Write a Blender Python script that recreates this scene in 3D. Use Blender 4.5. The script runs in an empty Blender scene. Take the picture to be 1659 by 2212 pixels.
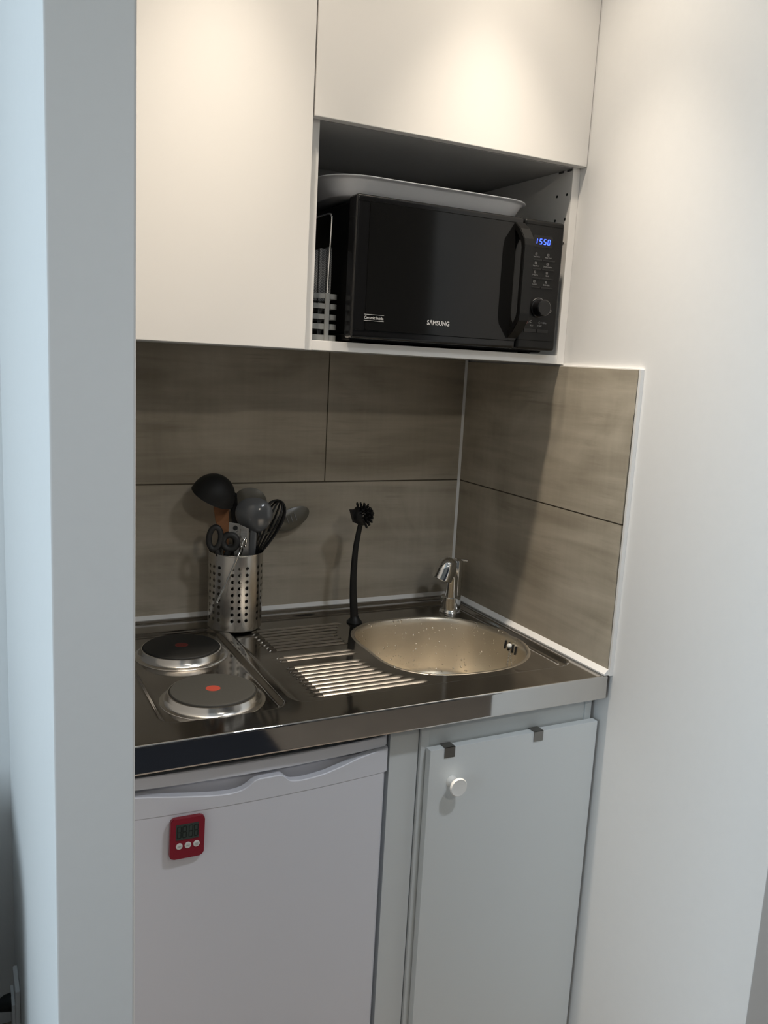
import bpy, bmesh, math, random
import numpy as np
from mathutils import Vector, Matrix
random.seed(7)
SC = bpy.context.scene
COL = SC.collection
PI = math.pi

# ------------------------------------------------------------------ materials
def nt_of(name):
    m = bpy.data.materials.new(name); m.use_nodes = True
    nt = m.node_tree
    return m, nt, nt.nodes['Principled BSDF']

def plain(name, col, rough=.5, metal=0., spec=.5, coat=0., noise=0., nscale=40., aniso=0., trans=0., alpha=1.):
    m, nt, b = nt_of(name)
    b.inputs['Base Color'].default_value = (*col, 1)
    b.inputs['Roughness'].default_value = rough
    b.inputs['Metallic'].default_value = metal
    b.inputs['Specular IOR Level'].default_value = spec
    b.inputs['Coat Weight'].default_value = coat
    b.inputs['Anisotropic'].default_value = aniso
    b.inputs['Transmission Weight'].default_value = trans
    if noise:
        tc = nt.nodes.new('ShaderNodeTexCoord'); n = nt.nodes.new('ShaderNodeTexNoise')
        n.inputs['Scale'].default_value = nscale; n.inputs['Detail'].default_value = 4
        nt.links.new(tc.outputs['Object'], n.inputs['Vector'])
        mx = nt.nodes.new('ShaderNodeMix'); mx.data_type = 'RGBA'
        mx.inputs['A'].default_value = (*[c * (1 - noise) for c in col], 1)
        mx.inputs['B'].default_value = (*[min(1, c * (1 + noise)) for c in col], 1)
        nt.links.new(n.outputs['Fac'], mx.inputs['Factor'])
        nt.links.new(mx.outputs['Result'], b.inputs['Base Color'])
        bp = nt.nodes.new('ShaderNodeBump'); bp.inputs['Strength'].default_value = .04; bp.inputs['Distance'].default_value = .002
        nt.links.new(n.outputs['Fac'], bp.inputs['Height']); nt.links.new(bp.outputs['Normal'], b.inputs['Normal'])
    return m

def emit(name, col, s):
    m, nt, b = nt_of(name)
    b.inputs['Base Color'].default_value = (*col, 1)
    b.inputs['Emission Color'].default_value = (*col, 1); b.inputs['Emission Strength'].default_value = s
    return m

def steel(name, col, rough, stretch=(3, 400, 3), amt=.06, bump=0., rough2=0., mix=.25):
    """brushed stainless steel: fine streaks vary the gloss"""
    m, nt, b = nt_of(name)
    b.inputs['Base Color'].default_value = (*col, 1); b.inputs['Metallic'].default_value = 1
    tc = nt.nodes.new('ShaderNodeTexCoord'); mp = nt.nodes.new('ShaderNodeMapping')
    mp.inputs['Scale'].default_value = stretch
    n = nt.nodes.new('ShaderNodeTexNoise'); n.inputs['Scale'].default_value = 1; n.inputs['Detail'].default_value = 3
    n2 = nt.nodes.new('ShaderNodeTexNoise'); n2.inputs['Scale'].default_value = 9; n2.inputs['Detail'].default_value = 3
    ad = nt.nodes.new('ShaderNodeMath'); ad.operation = 'ADD'
    rm = nt.nodes.new('ShaderNodeMapRange')
    rm.inputs['From Min'].default_value = .6; rm.inputs['From Max'].default_value = 1.4
    rm.inputs['To Min'].default_value = max(.02, rough - amt); rm.inputs['To Max'].default_value = rough + amt
    L = nt.links.new
    L(tc.outputs['Object'], mp.inputs['Vector']); L(mp.outputs['Vector'], n.inputs['Vector']); L(tc.outputs['Object'], n2.inputs['Vector'])
    L(n.outputs['Fac'], ad.inputs[0]); L(n2.outputs['Fac'], ad.inputs[1]); L(ad.outputs[0], rm.inputs['Value'])
    L(rm.outputs['Result'], b.inputs['Roughness'])
    if rough2:
        b2 = nt.nodes.new('ShaderNodeBsdfPrincipled'); b2.inputs['Base Color'].default_value = (*[min(1, c * 1.15) for c in col], 1); b2.inputs['Metallic'].default_value = 1
        b2.inputs['Roughness'].default_value = rough2; b2.inputs['Anisotropic'].default_value = .5
        mx = nt.nodes.new('ShaderNodeMixShader'); mx.inputs[0].default_value = mix
        L(b.outputs[0], mx.inputs[1]); L(b2.outputs[0], mx.inputs[2]); L(mx.outputs[0], nt.nodes['Material Output'].inputs['Surface'])
    if bump:
        bp = nt.nodes.new('ShaderNodeBump'); bp.inputs['Strength'].default_value = bump; bp.inputs['Distance'].default_value = .0003
        L(n.outputs['Fac'], bp.inputs['Height']); L(bp.outputs['Normal'], b.inputs['Normal'])
    return m

def tile_mat(name, axis):
    """beige stone-look tile with soft weathered horizontal streaks; axis = long direction of the streaks"""
    m, nt, b = nt_of(name); L = nt.links.new
    tc = nt.nodes.new('ShaderNodeTexCoord')
    def noise(scale, detail, rough=.6, dist=0.):
        mp = nt.nodes.new('ShaderNodeMapping'); mp.inputs['Scale'].default_value = scale
        n = nt.nodes.new('ShaderNodeTexNoise'); n.inputs['Scale'].default_value = 1
        n.inputs['Detail'].default_value = detail; n.inputs['Roughness'].default_value = rough; n.inputs['Distortion'].default_value = dist
        L(tc.outputs['Object'], mp.inputs['Vector']); L(mp.outputs['Vector'], n.inputs['Vector']); return n.outputs['Fac']
    h = (2.6, 2.6, 26)
    a = noise(h, 5, .58, .6)
    c = noise((3.2, 3.2, 4.5), 4, .55, 1.2)
    v = noise((90, 90, 1.6), 2, .5)
    rp = nt.nodes.new('ShaderNodeValToRGB')
    e = rp.color_ramp.elements
    e[0].position = .35; e[0].color = (.305, .264, .203, 1)
    e[1].position = .66; e[1].color = (.555, .495, .40, 1)
    k = rp.color_ramp.elements.new(.5); k.color = (.428, .378, .298, 1)
    m1 = nt.nodes.new('ShaderNodeMix'); m1.data_type = 'FLOAT'; m1.inputs['Factor'].default_value = .55
    L(a, m1.inputs['A']); L(c, m1.inputs['B'])
    m2 = nt.nodes.new('ShaderNodeMix'); m2.data_type = 'FLOAT'; m2.inputs['Factor'].default_value = .07
    L(m1.outputs['Result'], m2.inputs['A']); L(v, m2.inputs['B'])
    L(m2.outputs['Result'], rp.inputs['Fac'])
    st = noise((7, 7, 95), 4, .6, .4); pa = noise((4.5, 4.5, 9), 3, .5, .5)
    def ramp(v_, lo, hi):
        r_ = nt.nodes.new('ShaderNodeMapRange'); r_.inputs['From Min'].default_value = lo; r_.inputs['From Max'].default_value = hi; L(v_, r_.inputs['Value']); return r_.outputs['Result']
    ml = nt.nodes.new('ShaderNodeMath'); ml.operation = 'MULTIPLY'; L(ramp(st, .50, .66), ml.inputs[0]); L(ramp(pa, .50, .66), ml.inputs[1])
    m3 = nt.nodes.new('ShaderNodeMath'); m3.operation = 'MULTIPLY'; m3.inputs[1].default_value = .42; L(ml.outputs[0], m3.inputs[0])
    mc_ = nt.nodes.new('ShaderNodeMix'); mc_.data_type = 'RGBA'; mc_.inputs['B'].default_value = (.21, .175, .13, 1)
    L(m3.outputs[0], mc_.inputs['Factor']); L(rp.outputs['Color'], mc_.inputs['A']); L(mc_.outputs['Result'], b.inputs['Base Color'])
    b.inputs['Roughness'].default_value = .42; b.inputs['Specular IOR Level'].default_value = .4
    bp = nt.nodes.new('ShaderNodeBump'); bp.inputs['Strength'].default_value = .08; bp.inputs['Distance'].default_value = .001
    L(m2.outputs['Result'], bp.inputs['Height']); L(bp.outputs['Normal'], b.inputs['Normal'])
    return m

def bowl_mat():
    m = steel('satin_bowl_steel', (.74, .68, .58), .34, (60, 60, 60), .05)
    nt = m.node_tree; b = nt.nodes['Principled BSDF']; L = nt.links.new
    tc = nt.nodes.new('ShaderNodeTexCoord')
    v = nt.nodes.new('ShaderNodeTexVoronoi'); v.inputs['Scale'].default_value = 150; v.inputs['Randomness'].default_value = 1
    L(tc.outputs['Object'], v.inputs['Vector'])
    v2 = nt.nodes.new('ShaderNodeSeparateColor'); L(v.outputs['Color'], v2.inputs['Color'])
    # drop size differs per cell; most cells have none
    sz = nt.nodes.new('ShaderNodeMapRange'); sz.inputs['From Min'].default_value = .45; sz.inputs['From Max'].default_value = 1.
    sz.inputs['To Min'].default_value = .0; sz.inputs['To Max'].default_value = .40
    L(v2.outputs['Red'], sz.inputs['Value'])
    lt = nt.nodes.new('ShaderNodeMath'); lt.operation = 'SUBTRACT'; L(sz.outputs['Result'], lt.inputs[0]); L(v.outputs['Distance'], lt.inputs[1])
    cl = nt.nodes.new('ShaderNodeMath'); cl.operation = 'MAXIMUM'; cl.inputs[1].default_value = 0; L(lt.outputs[0], cl.inputs[0])
    sq = nt.nodes.new('ShaderNodeMath'); sq.operation = 'POWER'; sq.inputs[1].default_value = .5; L(cl.outputs[0], sq.inputs[0])
    bp = nt.nodes.new('ShaderNodeBump'); bp.inputs['Strength'].default_value = .9; bp.inputs['Distance'].default_value = .003
    L(sq.outputs[0], bp.inputs['Height']); L(bp.outputs['Normal'], b.inputs['Normal'])
    return m

def pattern_mat():
    """grey plastic with pale nested diamonds"""
    m, nt, b = nt_of('diamond_print'); L = nt.links.new
    tc = nt.nodes.new('ShaderNodeTexCoord'); sp = nt.nodes.new('ShaderNodeSeparateXYZ'); L(tc.outputs['Generated'], sp.inputs[0])
    def M(op, a, c=None):
        n = nt.nodes.new('ShaderNodeMath'); n.operation = op
        for i, s in enumerate((a, c)):
            if s is None: continue
            if isinstance(s, (int, float)): n.inputs[i].default_value = s
            else: L(s, n.inputs[i])
        return n.outputs[0]
    u = M('ABSOLUTE', M('SUBTRACT', sp.outputs['X'], .5))
    w = M('PINGPONG', M('MULTIPLY', sp.outputs['Z'], 9.), .5)
    d = M('ADD', u, w)
    s = M('PINGPONG', M('MULTIPLY', d, 3.), .5)
    line = M('LESS_THAN', s, .14)
    mx = nt.nodes.new('ShaderNodeMix'); mx.data_type = 'RGBA'
    mx.inputs['A'].default_value = (.12, .125, .13, 1); mx.inputs['B'].default_value = (.42, .43, .44, 1)
    L(line, mx.inputs['Factor']); L(mx.outputs['Result'], b.inputs['Base Color']); b.inputs['Roughness'].default_value = .4
    return m

M = {}
M['paint'] = plain('wall_paint', (.80, .795, .785), .6, noise=.015, nscale=60)
M['ceil'] = plain('ceiling_paint', (.82, .82, .81), .8)
M['floor'] = plain('floor_laminate', (.26, .215, .175), .5, noise=.2, nscale=8)
M['reflection_rug'] = plain('navy_reflection_rug', (.012, .014, .022), .95, noise=.2, nscale=200)
M['grey_wall'] = plain('grey_wall_paint', (.20, .19, .18), .7)
M['beige_wall'] = plain('beige_wall_paint', (.80, .73, .67), .7)
M['dark_door'] = plain('dark_door_paint', (.035, .04, .055), .35)
M['lacq'] = plain('white_lacquer', (.80, .785, .765), .38, spec=.45)
M['lacq_cool'] = plain('white_melamine', (.70, .73, .735), .45, spec=.45)
M['inner'] = plain('shaded_inner_board', (.33, .33, .325), .55)  # niche boards darkened: the niche's shade is put into the colour
M['edge'] = plain('white_edge_banding', (.72, .72, .70), .5)
M['fridge'] = plain('white_fridge_enamel', (.765, .77, .825), .32, spec=.5)
M['fridge_plastic'] = plain('white_fridge_plastic', (.735, .74, .79), .45)
M['seal'] = plain('dark_gap_rubber', (.03, .03, .032), .7)
M['caulk'] = plain('white_sealant', (.80, .79, .77), .45)
M['grout'] = plain('brown_grout', (.10, .082, .058), .9)
M['tile_x'] = tile_mat('stone_look_tile', 0)
M['steel'] = steel('brushed_worktop_steel', (.37, .35, .325), .085, (2, 500, 2), .03, rough2=.36, mix=.13)
M['rib'] = steel('lit_rib_steel', (.74, .70, .64), .30, (2, 500, 2), .03)  # same sheet in paler steel: the lit ribs' gleam is put into colour
M['steel_edge'] = steel('polished_worktop_edge', (.60, .59, .575), .045, (2, 2, 500), .015)
M['steel_bright'] = steel('bright_steel', (.74, .72, .69), .2, (40, 40, 40), .05)
M['steel_holder'] = steel('holder_brushed_steel', (.60, .58, .55), .24, (3, 3, 120), .02)
M['bowl'] = bowl_mat()
M['chrome'] = plain('chrome', (.78, .78, .77), .06, 1.)
M['clip'] = plain('dark_nickel', (.26, .25, .235), .32, 1.)
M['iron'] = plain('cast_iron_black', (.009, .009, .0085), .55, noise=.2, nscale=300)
M['iron_grey'] = plain('cast_iron_grey', (.030, .030, .027), .6, noise=.15, nscale=300)  # front plate iron, paler than the rear plate
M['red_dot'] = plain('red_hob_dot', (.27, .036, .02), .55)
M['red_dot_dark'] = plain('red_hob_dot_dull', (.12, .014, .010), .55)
M['mw_black'] = plain('black_gloss_plastic', (.006, .006, .0065), .16, spec=.4)
M['mw_glass'] = plain('black_door_glass', (.006, .006, .006), .10, spec=.35)
M['mw_matt'] = plain('black_matt_plastic', (.006, .006, .006), .5, spec=.25)
M['mw_satin'] = plain('black_satin_plastic', (.006, .006, .006), .35, spec=.25)
M['mw_line'] = plain('groove_black', (.002, .002, .002), .6, spec=.1)
M['print'] = plain('silver_print', (.62, .62, .62), .4)
M['print_dim'] = plain('grey_print', (.26, .26, .26), .5)
M['print_red'] = plain('dark_red_print', (.10, .03, .028), .5)
M['blue'] = emit('blue_led', (.03, .07, 1.), 6.)
M['tray'] = plain('white_melamine_tray', (.93, .94, .98), .18, coat=.3)
M['caddy'] = plain('grey_caddy_plastic', (.25, .26, .26), .45)
M['pattern'] = pattern_mat()
M['black'] = plain('black_nylon', (.010, .010, .010), .55, spec=.3)
M['black2'] = plain('black_silicone', (.011, .011, .011), .42, spec=.3)
M['scissor_black'] = plain('black_handle_plastic', (.018, .018, .018), .5)
M['grey_plastic'] = plain('grey_gloss_plastic', (.115, .118, .122), .14, spec=.6)
M['olive_plastic'] = plain('olive_grey_plastic', (.115, .105, .082), .3)
M['wood'] = plain('reddish_wood', (.34, .145, .06), .6, noise=.25, nscale=60)
M['tin'] = steel('stamped_tin', (.62, .61, .59), .3, (60, 60, 60), .08)
M['red'] = plain('red_timer_plastic', (.25, .012, .028), .4)
M['red_dark'] = plain('dark_red_print_on_timer', (.15, .01, .022), .5)
M['lcd'] = plain('lcd_grey_green', (.05, .066, .058), .3)
M['lcd_ink'] = plain('lcd_dark_segments', (.010, .014, .013), .4)
M['button'] = plain('white_button', (.72, .73, .70), .45)
M['ink'] = plain('button_ink', (.10, .10, .10), .5)
M['knob'] = plain('white_knob_lacquer', (.85, .84, .81), .3)
M['socket'] = plain('white_socket_plastic', (.70, .70, .70), .4)
M['plug_white'] = plain('white_plug_plastic', (.75, .73, .70), .4)
M['hole'] = plain('dark_hole', (.01, .01, .01), .9)
M['led'] = emit('warm_lamp_lens', (1., .82, .6), 4.)
M['white_metal'] = plain('white_painted_metal', (.8, .8, .8), .4)
gm, gnt, gb = nt_of('window_glass'); gb.inputs['Transmission Weight'].default_value = 1; gb.inputs['Roughness'].default_value = 0; gb.inputs['IOR'].default_value = 1.45
M['glass'] = gm

# ------------------------------------------------------------------ helpers
def obj_bm(name, bm, mat, parent=None, sharp=32, recalc=True):
    if recalc: bmesh.ops.recalc_face_normals(bm, faces=bm.faces[:])
    me = bpy.data.meshes.new(name); bm.to_mesh(me); bm.free()
    return obj_me(name, me, mat, parent, sharp)

def obj_me(name, me, mat, parent=None, sharp=32):
    me.polygons.foreach_set('use_smooth', [True] * len(me.polygons))
    if sharp is not None: me.set_sharp_from_angle(angle=math.radians(sharp))
    o = bpy.data.objects.new(name, me); COL.objects.link(o)
    for x in (mat if isinstance(mat, (list, tuple)) else [mat]): me.materials.append(x)
    if sharp is not None:
        wn = o.modifiers.new('face_weighted_normals', 'WEIGHTED_NORMAL'); wn.keep_sharp = True; wn.weight = 80
        o.shadow_terminator_geometry_offset = 0.
    adopt(o, parent)
    return o

def origin_of(o):
    v = Vector((0, 0, 0))
    while o is not None: v = v + o.location; o = o.parent
    return v

def adopt(o, parent):
    """geometry is modelled in room coordinates; put the child where it was"""
    if parent is not None:
        o.parent = parent; o.location = o.location - origin_of(parent)

def tag(o, label, cat=None, group=None, kind=None):
    if label: o['label'] = label
    if cat: o['category'] = cat
    if group: o['group'] = group
    if kind: o['kind'] = kind
    return o

def thing(name, loc, label, cat, group=None):
    o = bpy.data.objects.new(name, None); COL.objects.link(o); o.location = loc; o.empty_display_size = .05
    return tag(o, label, cat, group)

def struct(o): o['kind'] = 'structure'; return o

def box(bm, x0, x1, y0, y1, z0, z1, bev=0., seg=2):
    b = bmesh.new()
    vs = [b.verts.new((x, y, z)) for x in (x0, x1) for y in (y0, y1) for z in (z0, z1)]
    for f in ((0, 1, 3, 2), (4, 6, 7, 5), (0, 4, 5, 1), (2, 3, 7, 6), (0, 2, 6, 4), (1, 5, 7, 3)): b.faces.new([vs[i] for i in f])
    if bev: bmesh.ops.bevel(b, geom=b.edges[:], offset=bev, segments=seg, profile=.5, affect='EDGES')
    merge(bm, b)

def merge(bm, b, mx=None):
    if mx is not None: b.transform(mx)
    me = bpy.data.meshes.new('tmp'); b.to_mesh(me); b.free(); bm.from_mesh(me); bpy.data.meshes.remove(me)

def bx(name, x0, x1, y0, y1, z0, z1, mat, parent=None, bev=0.):
    bm = bmesh.new(); box(bm, x0, x1, y0, y1, z0, z1, bev); return obj_bm(name, bm, mat, parent)

def prism(bm, poly, axis, a, b, bev=0.):
    """poly: 2-D outline in the other two axes (order kept), extruded along axis from a to b"""
    t = bmesh.new()
    def P(u, v, w):
        return {0: (w, u, v), 1: (u, w, v), 2: (u, v, w)}[axis]
    lo = [t.verts.new(P(u, v, a)) for u, v in poly]; hi = [t.verts.new(P(u, v, b)) for u, v in poly]
    t.faces.new(lo); t.faces.new(hi[::-1])
    n = len(poly)
    for i in range(n): t.faces.new((lo[i], hi[i], hi[(i + 1) % n], lo[(i + 1) % n]))
    if bev:
        bmesh.ops.bevel(t, geom=[e for e in t.edges if e.verts[0] in set(lo) and e.verts[1] in set(lo) or e.verts[0] in set(hi) and e.verts[1] in set(hi)], offset=bev, segments=2, affect='EDGES')
    merge(bm, t)

def rrect(x0, x1, z0, z1, r, n=6):
    out = []
    for cx, cz, a0 in ((x1 - r, z1 - r, 0), (x0 + r, z1 - r, 90), (x0 + r, z0 + r, 180), (x1 - r, z0 + r, 270)):
        for i in range(n + 1):
            a = math.radians(a0 + 90 * i / n); out.append((cx + r * math.cos(a), cz + r * math.sin(a)))
    return out

def disc_poly(cx, cz, r, n=32, rz=None):
    return [(cx + r * math.cos(2 * PI * i / n), cz + (rz or r) * math.sin(2 * PI * i / n)) for i in range(n)]

def lathe(bm, prof, n=40, mx=None):
    """prof: (r, z) pairs; r = 0 closes to a point"""
    t = bmesh.new(); rings = []
    for r, z in prof:
        if r < 1e-7: rings.append([t.verts.new((0, 0, z))])
        else: rings.append([t.verts.new((r * math.cos(2 * PI * i / n), r * math.sin(2 * PI * i / n), z)) for i in range(n)])
    for A, B in zip(rings, rings[1:]):
        if len(A) == 1 and len(B) == 1: continue
        for i in range(n):
            j = (i + 1) % n
            if len(A) == 1: t.faces.new((A[0], B[i], B[j]))
            elif len(B) == 1: t.faces.new((A[i], B[0], A[j]))
            else: t.faces.new((A[i], B[i], B[j], A[j]))
    merge(bm, t, mx)

def axis_mx(p, d, roll=None):
    """local z along d, origin at p"""
    d = Vector(d).normalized()
    q = Vector((0, 0, 1)).rotation_difference(d)
    return Matrix.Translation(Vector(p)) @ q.to_matrix().to_4x4()

def tube(bm, path, rad, n=12, closed=False, flat=1.):
    """round tube along a path; rad may be a number or a list; flat squeezes the section along its second axis"""
    P = [Vector(p) for p in path]; N = len(P)
    R = rad if isinstance(rad, (list, tuple)) else [rad] * N
    t = bmesh.new(); rings = []
    up = None
    for i in range(N):
        a = P[i - 1] if (i > 0 or closed) else P[i]
        b = P[(i + 1) % N] if (i < N - 1 or closed) else P[i]
        d = (b - a).normalized()
        if up is None:
            up = Vector((0, 0, 1)) if abs(d.z) < .9 else Vector((0, 1, 0))
        s = d.cross(up).normalized(); up = s.cross(d).normalized()
        rings.append([t.verts.new(P[i] + R[i] * (math.cos(2 * PI * k / n) * s + flat * math.sin(2 * PI * k / n) * up)) for k in range(n)])
    for i in range(N if closed else N - 1):
        A, B = rings[i], rings[(i + 1) % N]
        if closed and i == N - 1:
            off = min(range(n), key=lambda o: sum((A[k].co - B[(k + o) % n].co).length for k in range(n)))
        else: off = 0
        for k in range(n): t.faces.new((A[k], A[(k + 1) % n], B[(k + 1 + off) % n], B[(k + off) % n]))
    if not closed: t.faces.new(rings[0][::-1]); t.faces.new(rings[-1])
    merge(bm, t)

def smooth_path(pts, n=8):
    P = [Vector(p) for p in pts]; out = []
    for i in range(len(P) - 1):
        p0 = P[max(i - 1, 0)]; p1 = P[i]; p2 = P[i + 1]; p3 = P[min(i + 2, len(P) - 1)]
        for k in range(n):
            t = k / n
            out.append(.5 * ((2 * p1) + (-p0 + p2) * t + (2 * p0 - 5 * p1 + 4 * p2 - p3) * t * t + (-p0 + 3 * p1 - 3 * p2 + p3) * t ** 3))
    out.append(P[-1]); return out

def ellipsoid(bm, c, rx, ry, rz, mx=None, n=28, m=16):
    t = bmesh.new(); bmesh.ops.create_uvsphere(t, u_segments=n, v_segments=m, radius=1)
    X = Matrix.Translation(Vector(c)) @ (mx or Matrix.Identity(4)) @ Matrix.Diagonal((rx, ry, rz, 1))
    merge(bm, t, X)

def grid_me(name, V, nu, nv, closed_u=False):
    """V: array (nv, nu, 3) -> quads"""
    idx = np.arange(nu * nv).reshape(nv, nu)
    if closed_u: idx = np.concatenate([idx, idx[:, :1]], axis=1)
    F = np.stack([idx[:-1, :-1], idx[:-1, 1:], idx[1:, 1:], idx[1:, :-1]], -1).reshape(-1, 4)
    return V.reshape(-1, 3), F

def me_np(name, V, F):
    me = bpy.data.meshes.new(name); me.from_pydata(V.tolist(), [], F.tolist()); me.update(); return me

def lettering(name, s, x, z, y, h, mat, parent, width=None, align='LEFT', bold=0., spacing=1.):
    """printed letters on a surface that faces the room (-y)"""
    cu = bpy.data.curves.new(name, 'FONT'); cu.body = s; cu.size = 1; cu.align_x = align; cu.resolution_u = 3
    cu.extrude = .0; cu.offset = bold; cu.space_character = spacing
    o = bpy.data.objects.new('tmp', cu); COL.objects.link(o)
    bpy.context.view_layer.update()
    me = bpy.data.meshes.new_from_object(o.evaluated_get(bpy.context.evaluated_depsgraph_get()))
    bpy.data.objects.remove(o)
    co = np.empty(len(me.vertices) * 3); me.vertices.foreach_get('co', co); co = co.reshape(-1, 3)
    hgt = .729
    sc = h / hgt; sx = sc
    if width: sx = width / (co[:, 0].max() - co[:, 0].min())
    W = np.empty_like(co); x0 = co[:, 0].min() if align == 'LEFT' else 0
    W[:, 0] = x + (co[:, 0] - x0) * sx; W[:, 1] = y; W[:, 2] = z + co[:, 1] * sc
    me.vertices.foreach_set('co', W.ravel()); me.update()
    me.name = name
    return obj_me(name, me, mat, parent, None)

SEG = {'0': 'abcdef', '1': 'bc', '2': 'abged', '3': 'abgcd', '4': 'fgbc', '5': 'afgcd', '6': 'afgedc', '7': 'abc', '8': 'abcdefg', '9': 'abcdfg'}
def digit(bm, ch, x, z, w, h, t, y0, y1, slant=0.):
    g = t * .16
    def S(p): return [(x + u + slant * v, z + v) for u, v in p]
    def hor(v): return [(g + t / 2, v), (g + t, v + t / 2), (w - t - g, v + t / 2), (w - t / 2 - g, v), (w - t - g, v - t / 2), (g + t, v - t / 2)]
    def ver(u, a, b): return [(u, a + g), (u + t / 2, a + g + t / 2), (u + t / 2, b - g - t / 2), (u, b - g), (u - t / 2, b - g - t / 2), (u - t / 2, a + g + t / 2)]
    D = {'a': hor(h - t / 2), 'g': hor(h / 2), 'd': hor(t / 2), 'f': ver(t / 2, h / 2, h - t / 2), 'e': ver(t / 2, t / 2, h / 2), 'b': ver(w - t / 2, h / 2, h - t / 2), 'c': ver(w - t / 2, t / 2, h / 2)}
    for s in SEG[ch]: prism(bm, S(D[s]), 1, y0, y1)

# ------------------------------------------------------------------ key dimensions (metres)
XL = -.965            # face of the partition that closes the niche on the left
PW = .009             # plaster lies this far behind the tile faces
ZW = .900             # worktop rim height
ZS = .893             # pressed work surface
CD = .365             # wall-cabinet carcass depth
ZC = 1.498            # underside of wall cabinets
ZT = 2.27             # top of wall cabinets
XS = -.5755           # joint between the two wall cabinets
ROOM = dict(x0=-3.4, x1=1.7, y0=-4.0, y1=PW, z1=2.50)

# ------------------------------------------------------------------ the room
R = ROOM
struct(bx('floor', R['x0'], R['x1'], R['y0'], .15, -.1, 0, M['floor']))
struct(bx('ceiling', R['x0'], R['x1'], R['y0'], .15, R['z1'], R['z1'] + .1, M['ceil']))
wb = struct(bx('wall_back', R['x0'], R['x1'], PW, PW + .12, 0, R['z1'], M['paint']))
wr = struct(bx('wall_right', PW, PW + .11, -.996, PW, 0, R['z1'], M['paint'], None, .002))
wl = struct(bx('wall_left', -1.0515, XL, -.90, PW, 0, R['z1'], M['paint'], None, .003))
wf = struct(bx('wall_front', R['x0'], R['x1'], R['y0'] - .1, R['y0'], 0, R['z1'], M['grey_wall']))
struct(bx('wall_far_right', R['x1'], R['x1'] + .1, R['y0'], PW, 0, R['z1'], M['beige_wall']))
# outer wall on the far left with a window opening
bm = bmesh.new()
WY0, WY1, WZ0, WZ1 = -2.35, -.75, .75, 2.2
X0 = R['x0']
box(bm, X0 - .2, X0, R['y0'], WY0, 0, R['z1']); box(bm, X0 - .2, X0, WY1, PW, 0, R['z1'])
box(bm, X0 - .2, X0, WY0, WY1, 0, WZ0); box(bm, X0 - .2, X0, WY0, WY1, WZ1, R['z1'])
struct(obj_bm('wall_far_left', bm, M['paint']))
w1 = bpy.data.objects.new('window_1', None); COL.objects.link(w1); w1.location = (X0 - .1, (WY0 + WY1) / 2, WZ0); struct(w1)
bm = bmesh.new()
for a, b, c, d in ((WY0, WY0 + .06, WZ0, WZ1), (WY1 - .06, WY1, WZ0, WZ1), (WY0 + .06, WY1 - .06, WZ0, WZ0 + .06), (WY0 + .06, WY1 - .06, WZ1 - .06, WZ1), (-1.58, -1.52, WZ0 + .06, WZ1 - .06)):
    box(bm, X0 - .13, X0 - .07, a, b, c, d, .004)
struct(obj_bm('window_frame', bm, M['white_metal'], w1))
bm = bmesh.new(); box(bm, X0 - .104, X0 - .1, WY0 + .05, WY1 - .05, WZ0 + .05, WZ1 - .05); struct(obj_bm('window_pane', bm, M['glass'], w1))
# unseen dark door added behind the viewer for a dark reflection in the steel
d1 = struct(bx('reflection_door_1', -.75, .55, R['y0'] - .02, R['y0'] + .04, 0, 2.1, M['dark_door'], None, .004))

rg = bx('reflection_rug', -1.5, -.06, -3.3, -1.55, 0, .012, M['reflection_rug'], None, .004); tag(rg, 'unseen dark navy mat added to darken the mirrored front edge of the worktop', 'reflection_rug')  # unseen floor mat added for the dark reflection in the fascia

# tiled splashback: single tiles set in brown grout, on the two walls of the niche
ZJ, ZTT = 1.2012, 1.494
def tile(wall, x0, x1, y0, y1, z0, z1, mat=None):
    o = bx('tile', x0, x1, y0, y1, z0, z1, mat or M['tile_x'], wall, .0006); struct(o); return o
g = .0016
tile(wb, XL + .001, -.0025, 0, PW, ZW + .008, ZJ - g)
tile(wb, XL + .001, -.3667 - g / 1.4, 0, PW, ZJ + g, ZTT + .04)
tile(wb, -.3667 + g / 1.4, -.0025, 0, PW, ZJ + g, ZTT + .04)
struct(bx('grout', XL + .001, -.0025, .002, PW + .001, ZW, ZTT + .03, M['grout'], wb))
# right-hand tiles end in a slightly ragged cut
def cut_tile(z0, z1, y_lo, y_hi):
    n = 26; rnd = random.Random(3 if z0 > 1.1 else 4)
    poly = [(-.0025, z0), (-.0025, z1)]
    for i in range(n + 1):
        t = i / n; z = z1 + (z0 - z1) * t
        poly.append((y_hi + (y_lo - y_hi) * t + (rnd.uniform(-.0011, .0011) if 0 < i < n else 0), z))
    bm = bmesh.new(); prism(bm, poly, 0, 0, PW); struct(obj_bm('tile', bm, M['tile_x'], wr))
cut_tile(ZW + .006, ZJ - g, -.598, -.594)
cut_tile(ZJ + g, ZTT, -.594, -.597)
struct(bx('grout', .002, PW + .001, -.592, -.002, ZW, ZTT - .004, M['grout'], wr))
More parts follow.
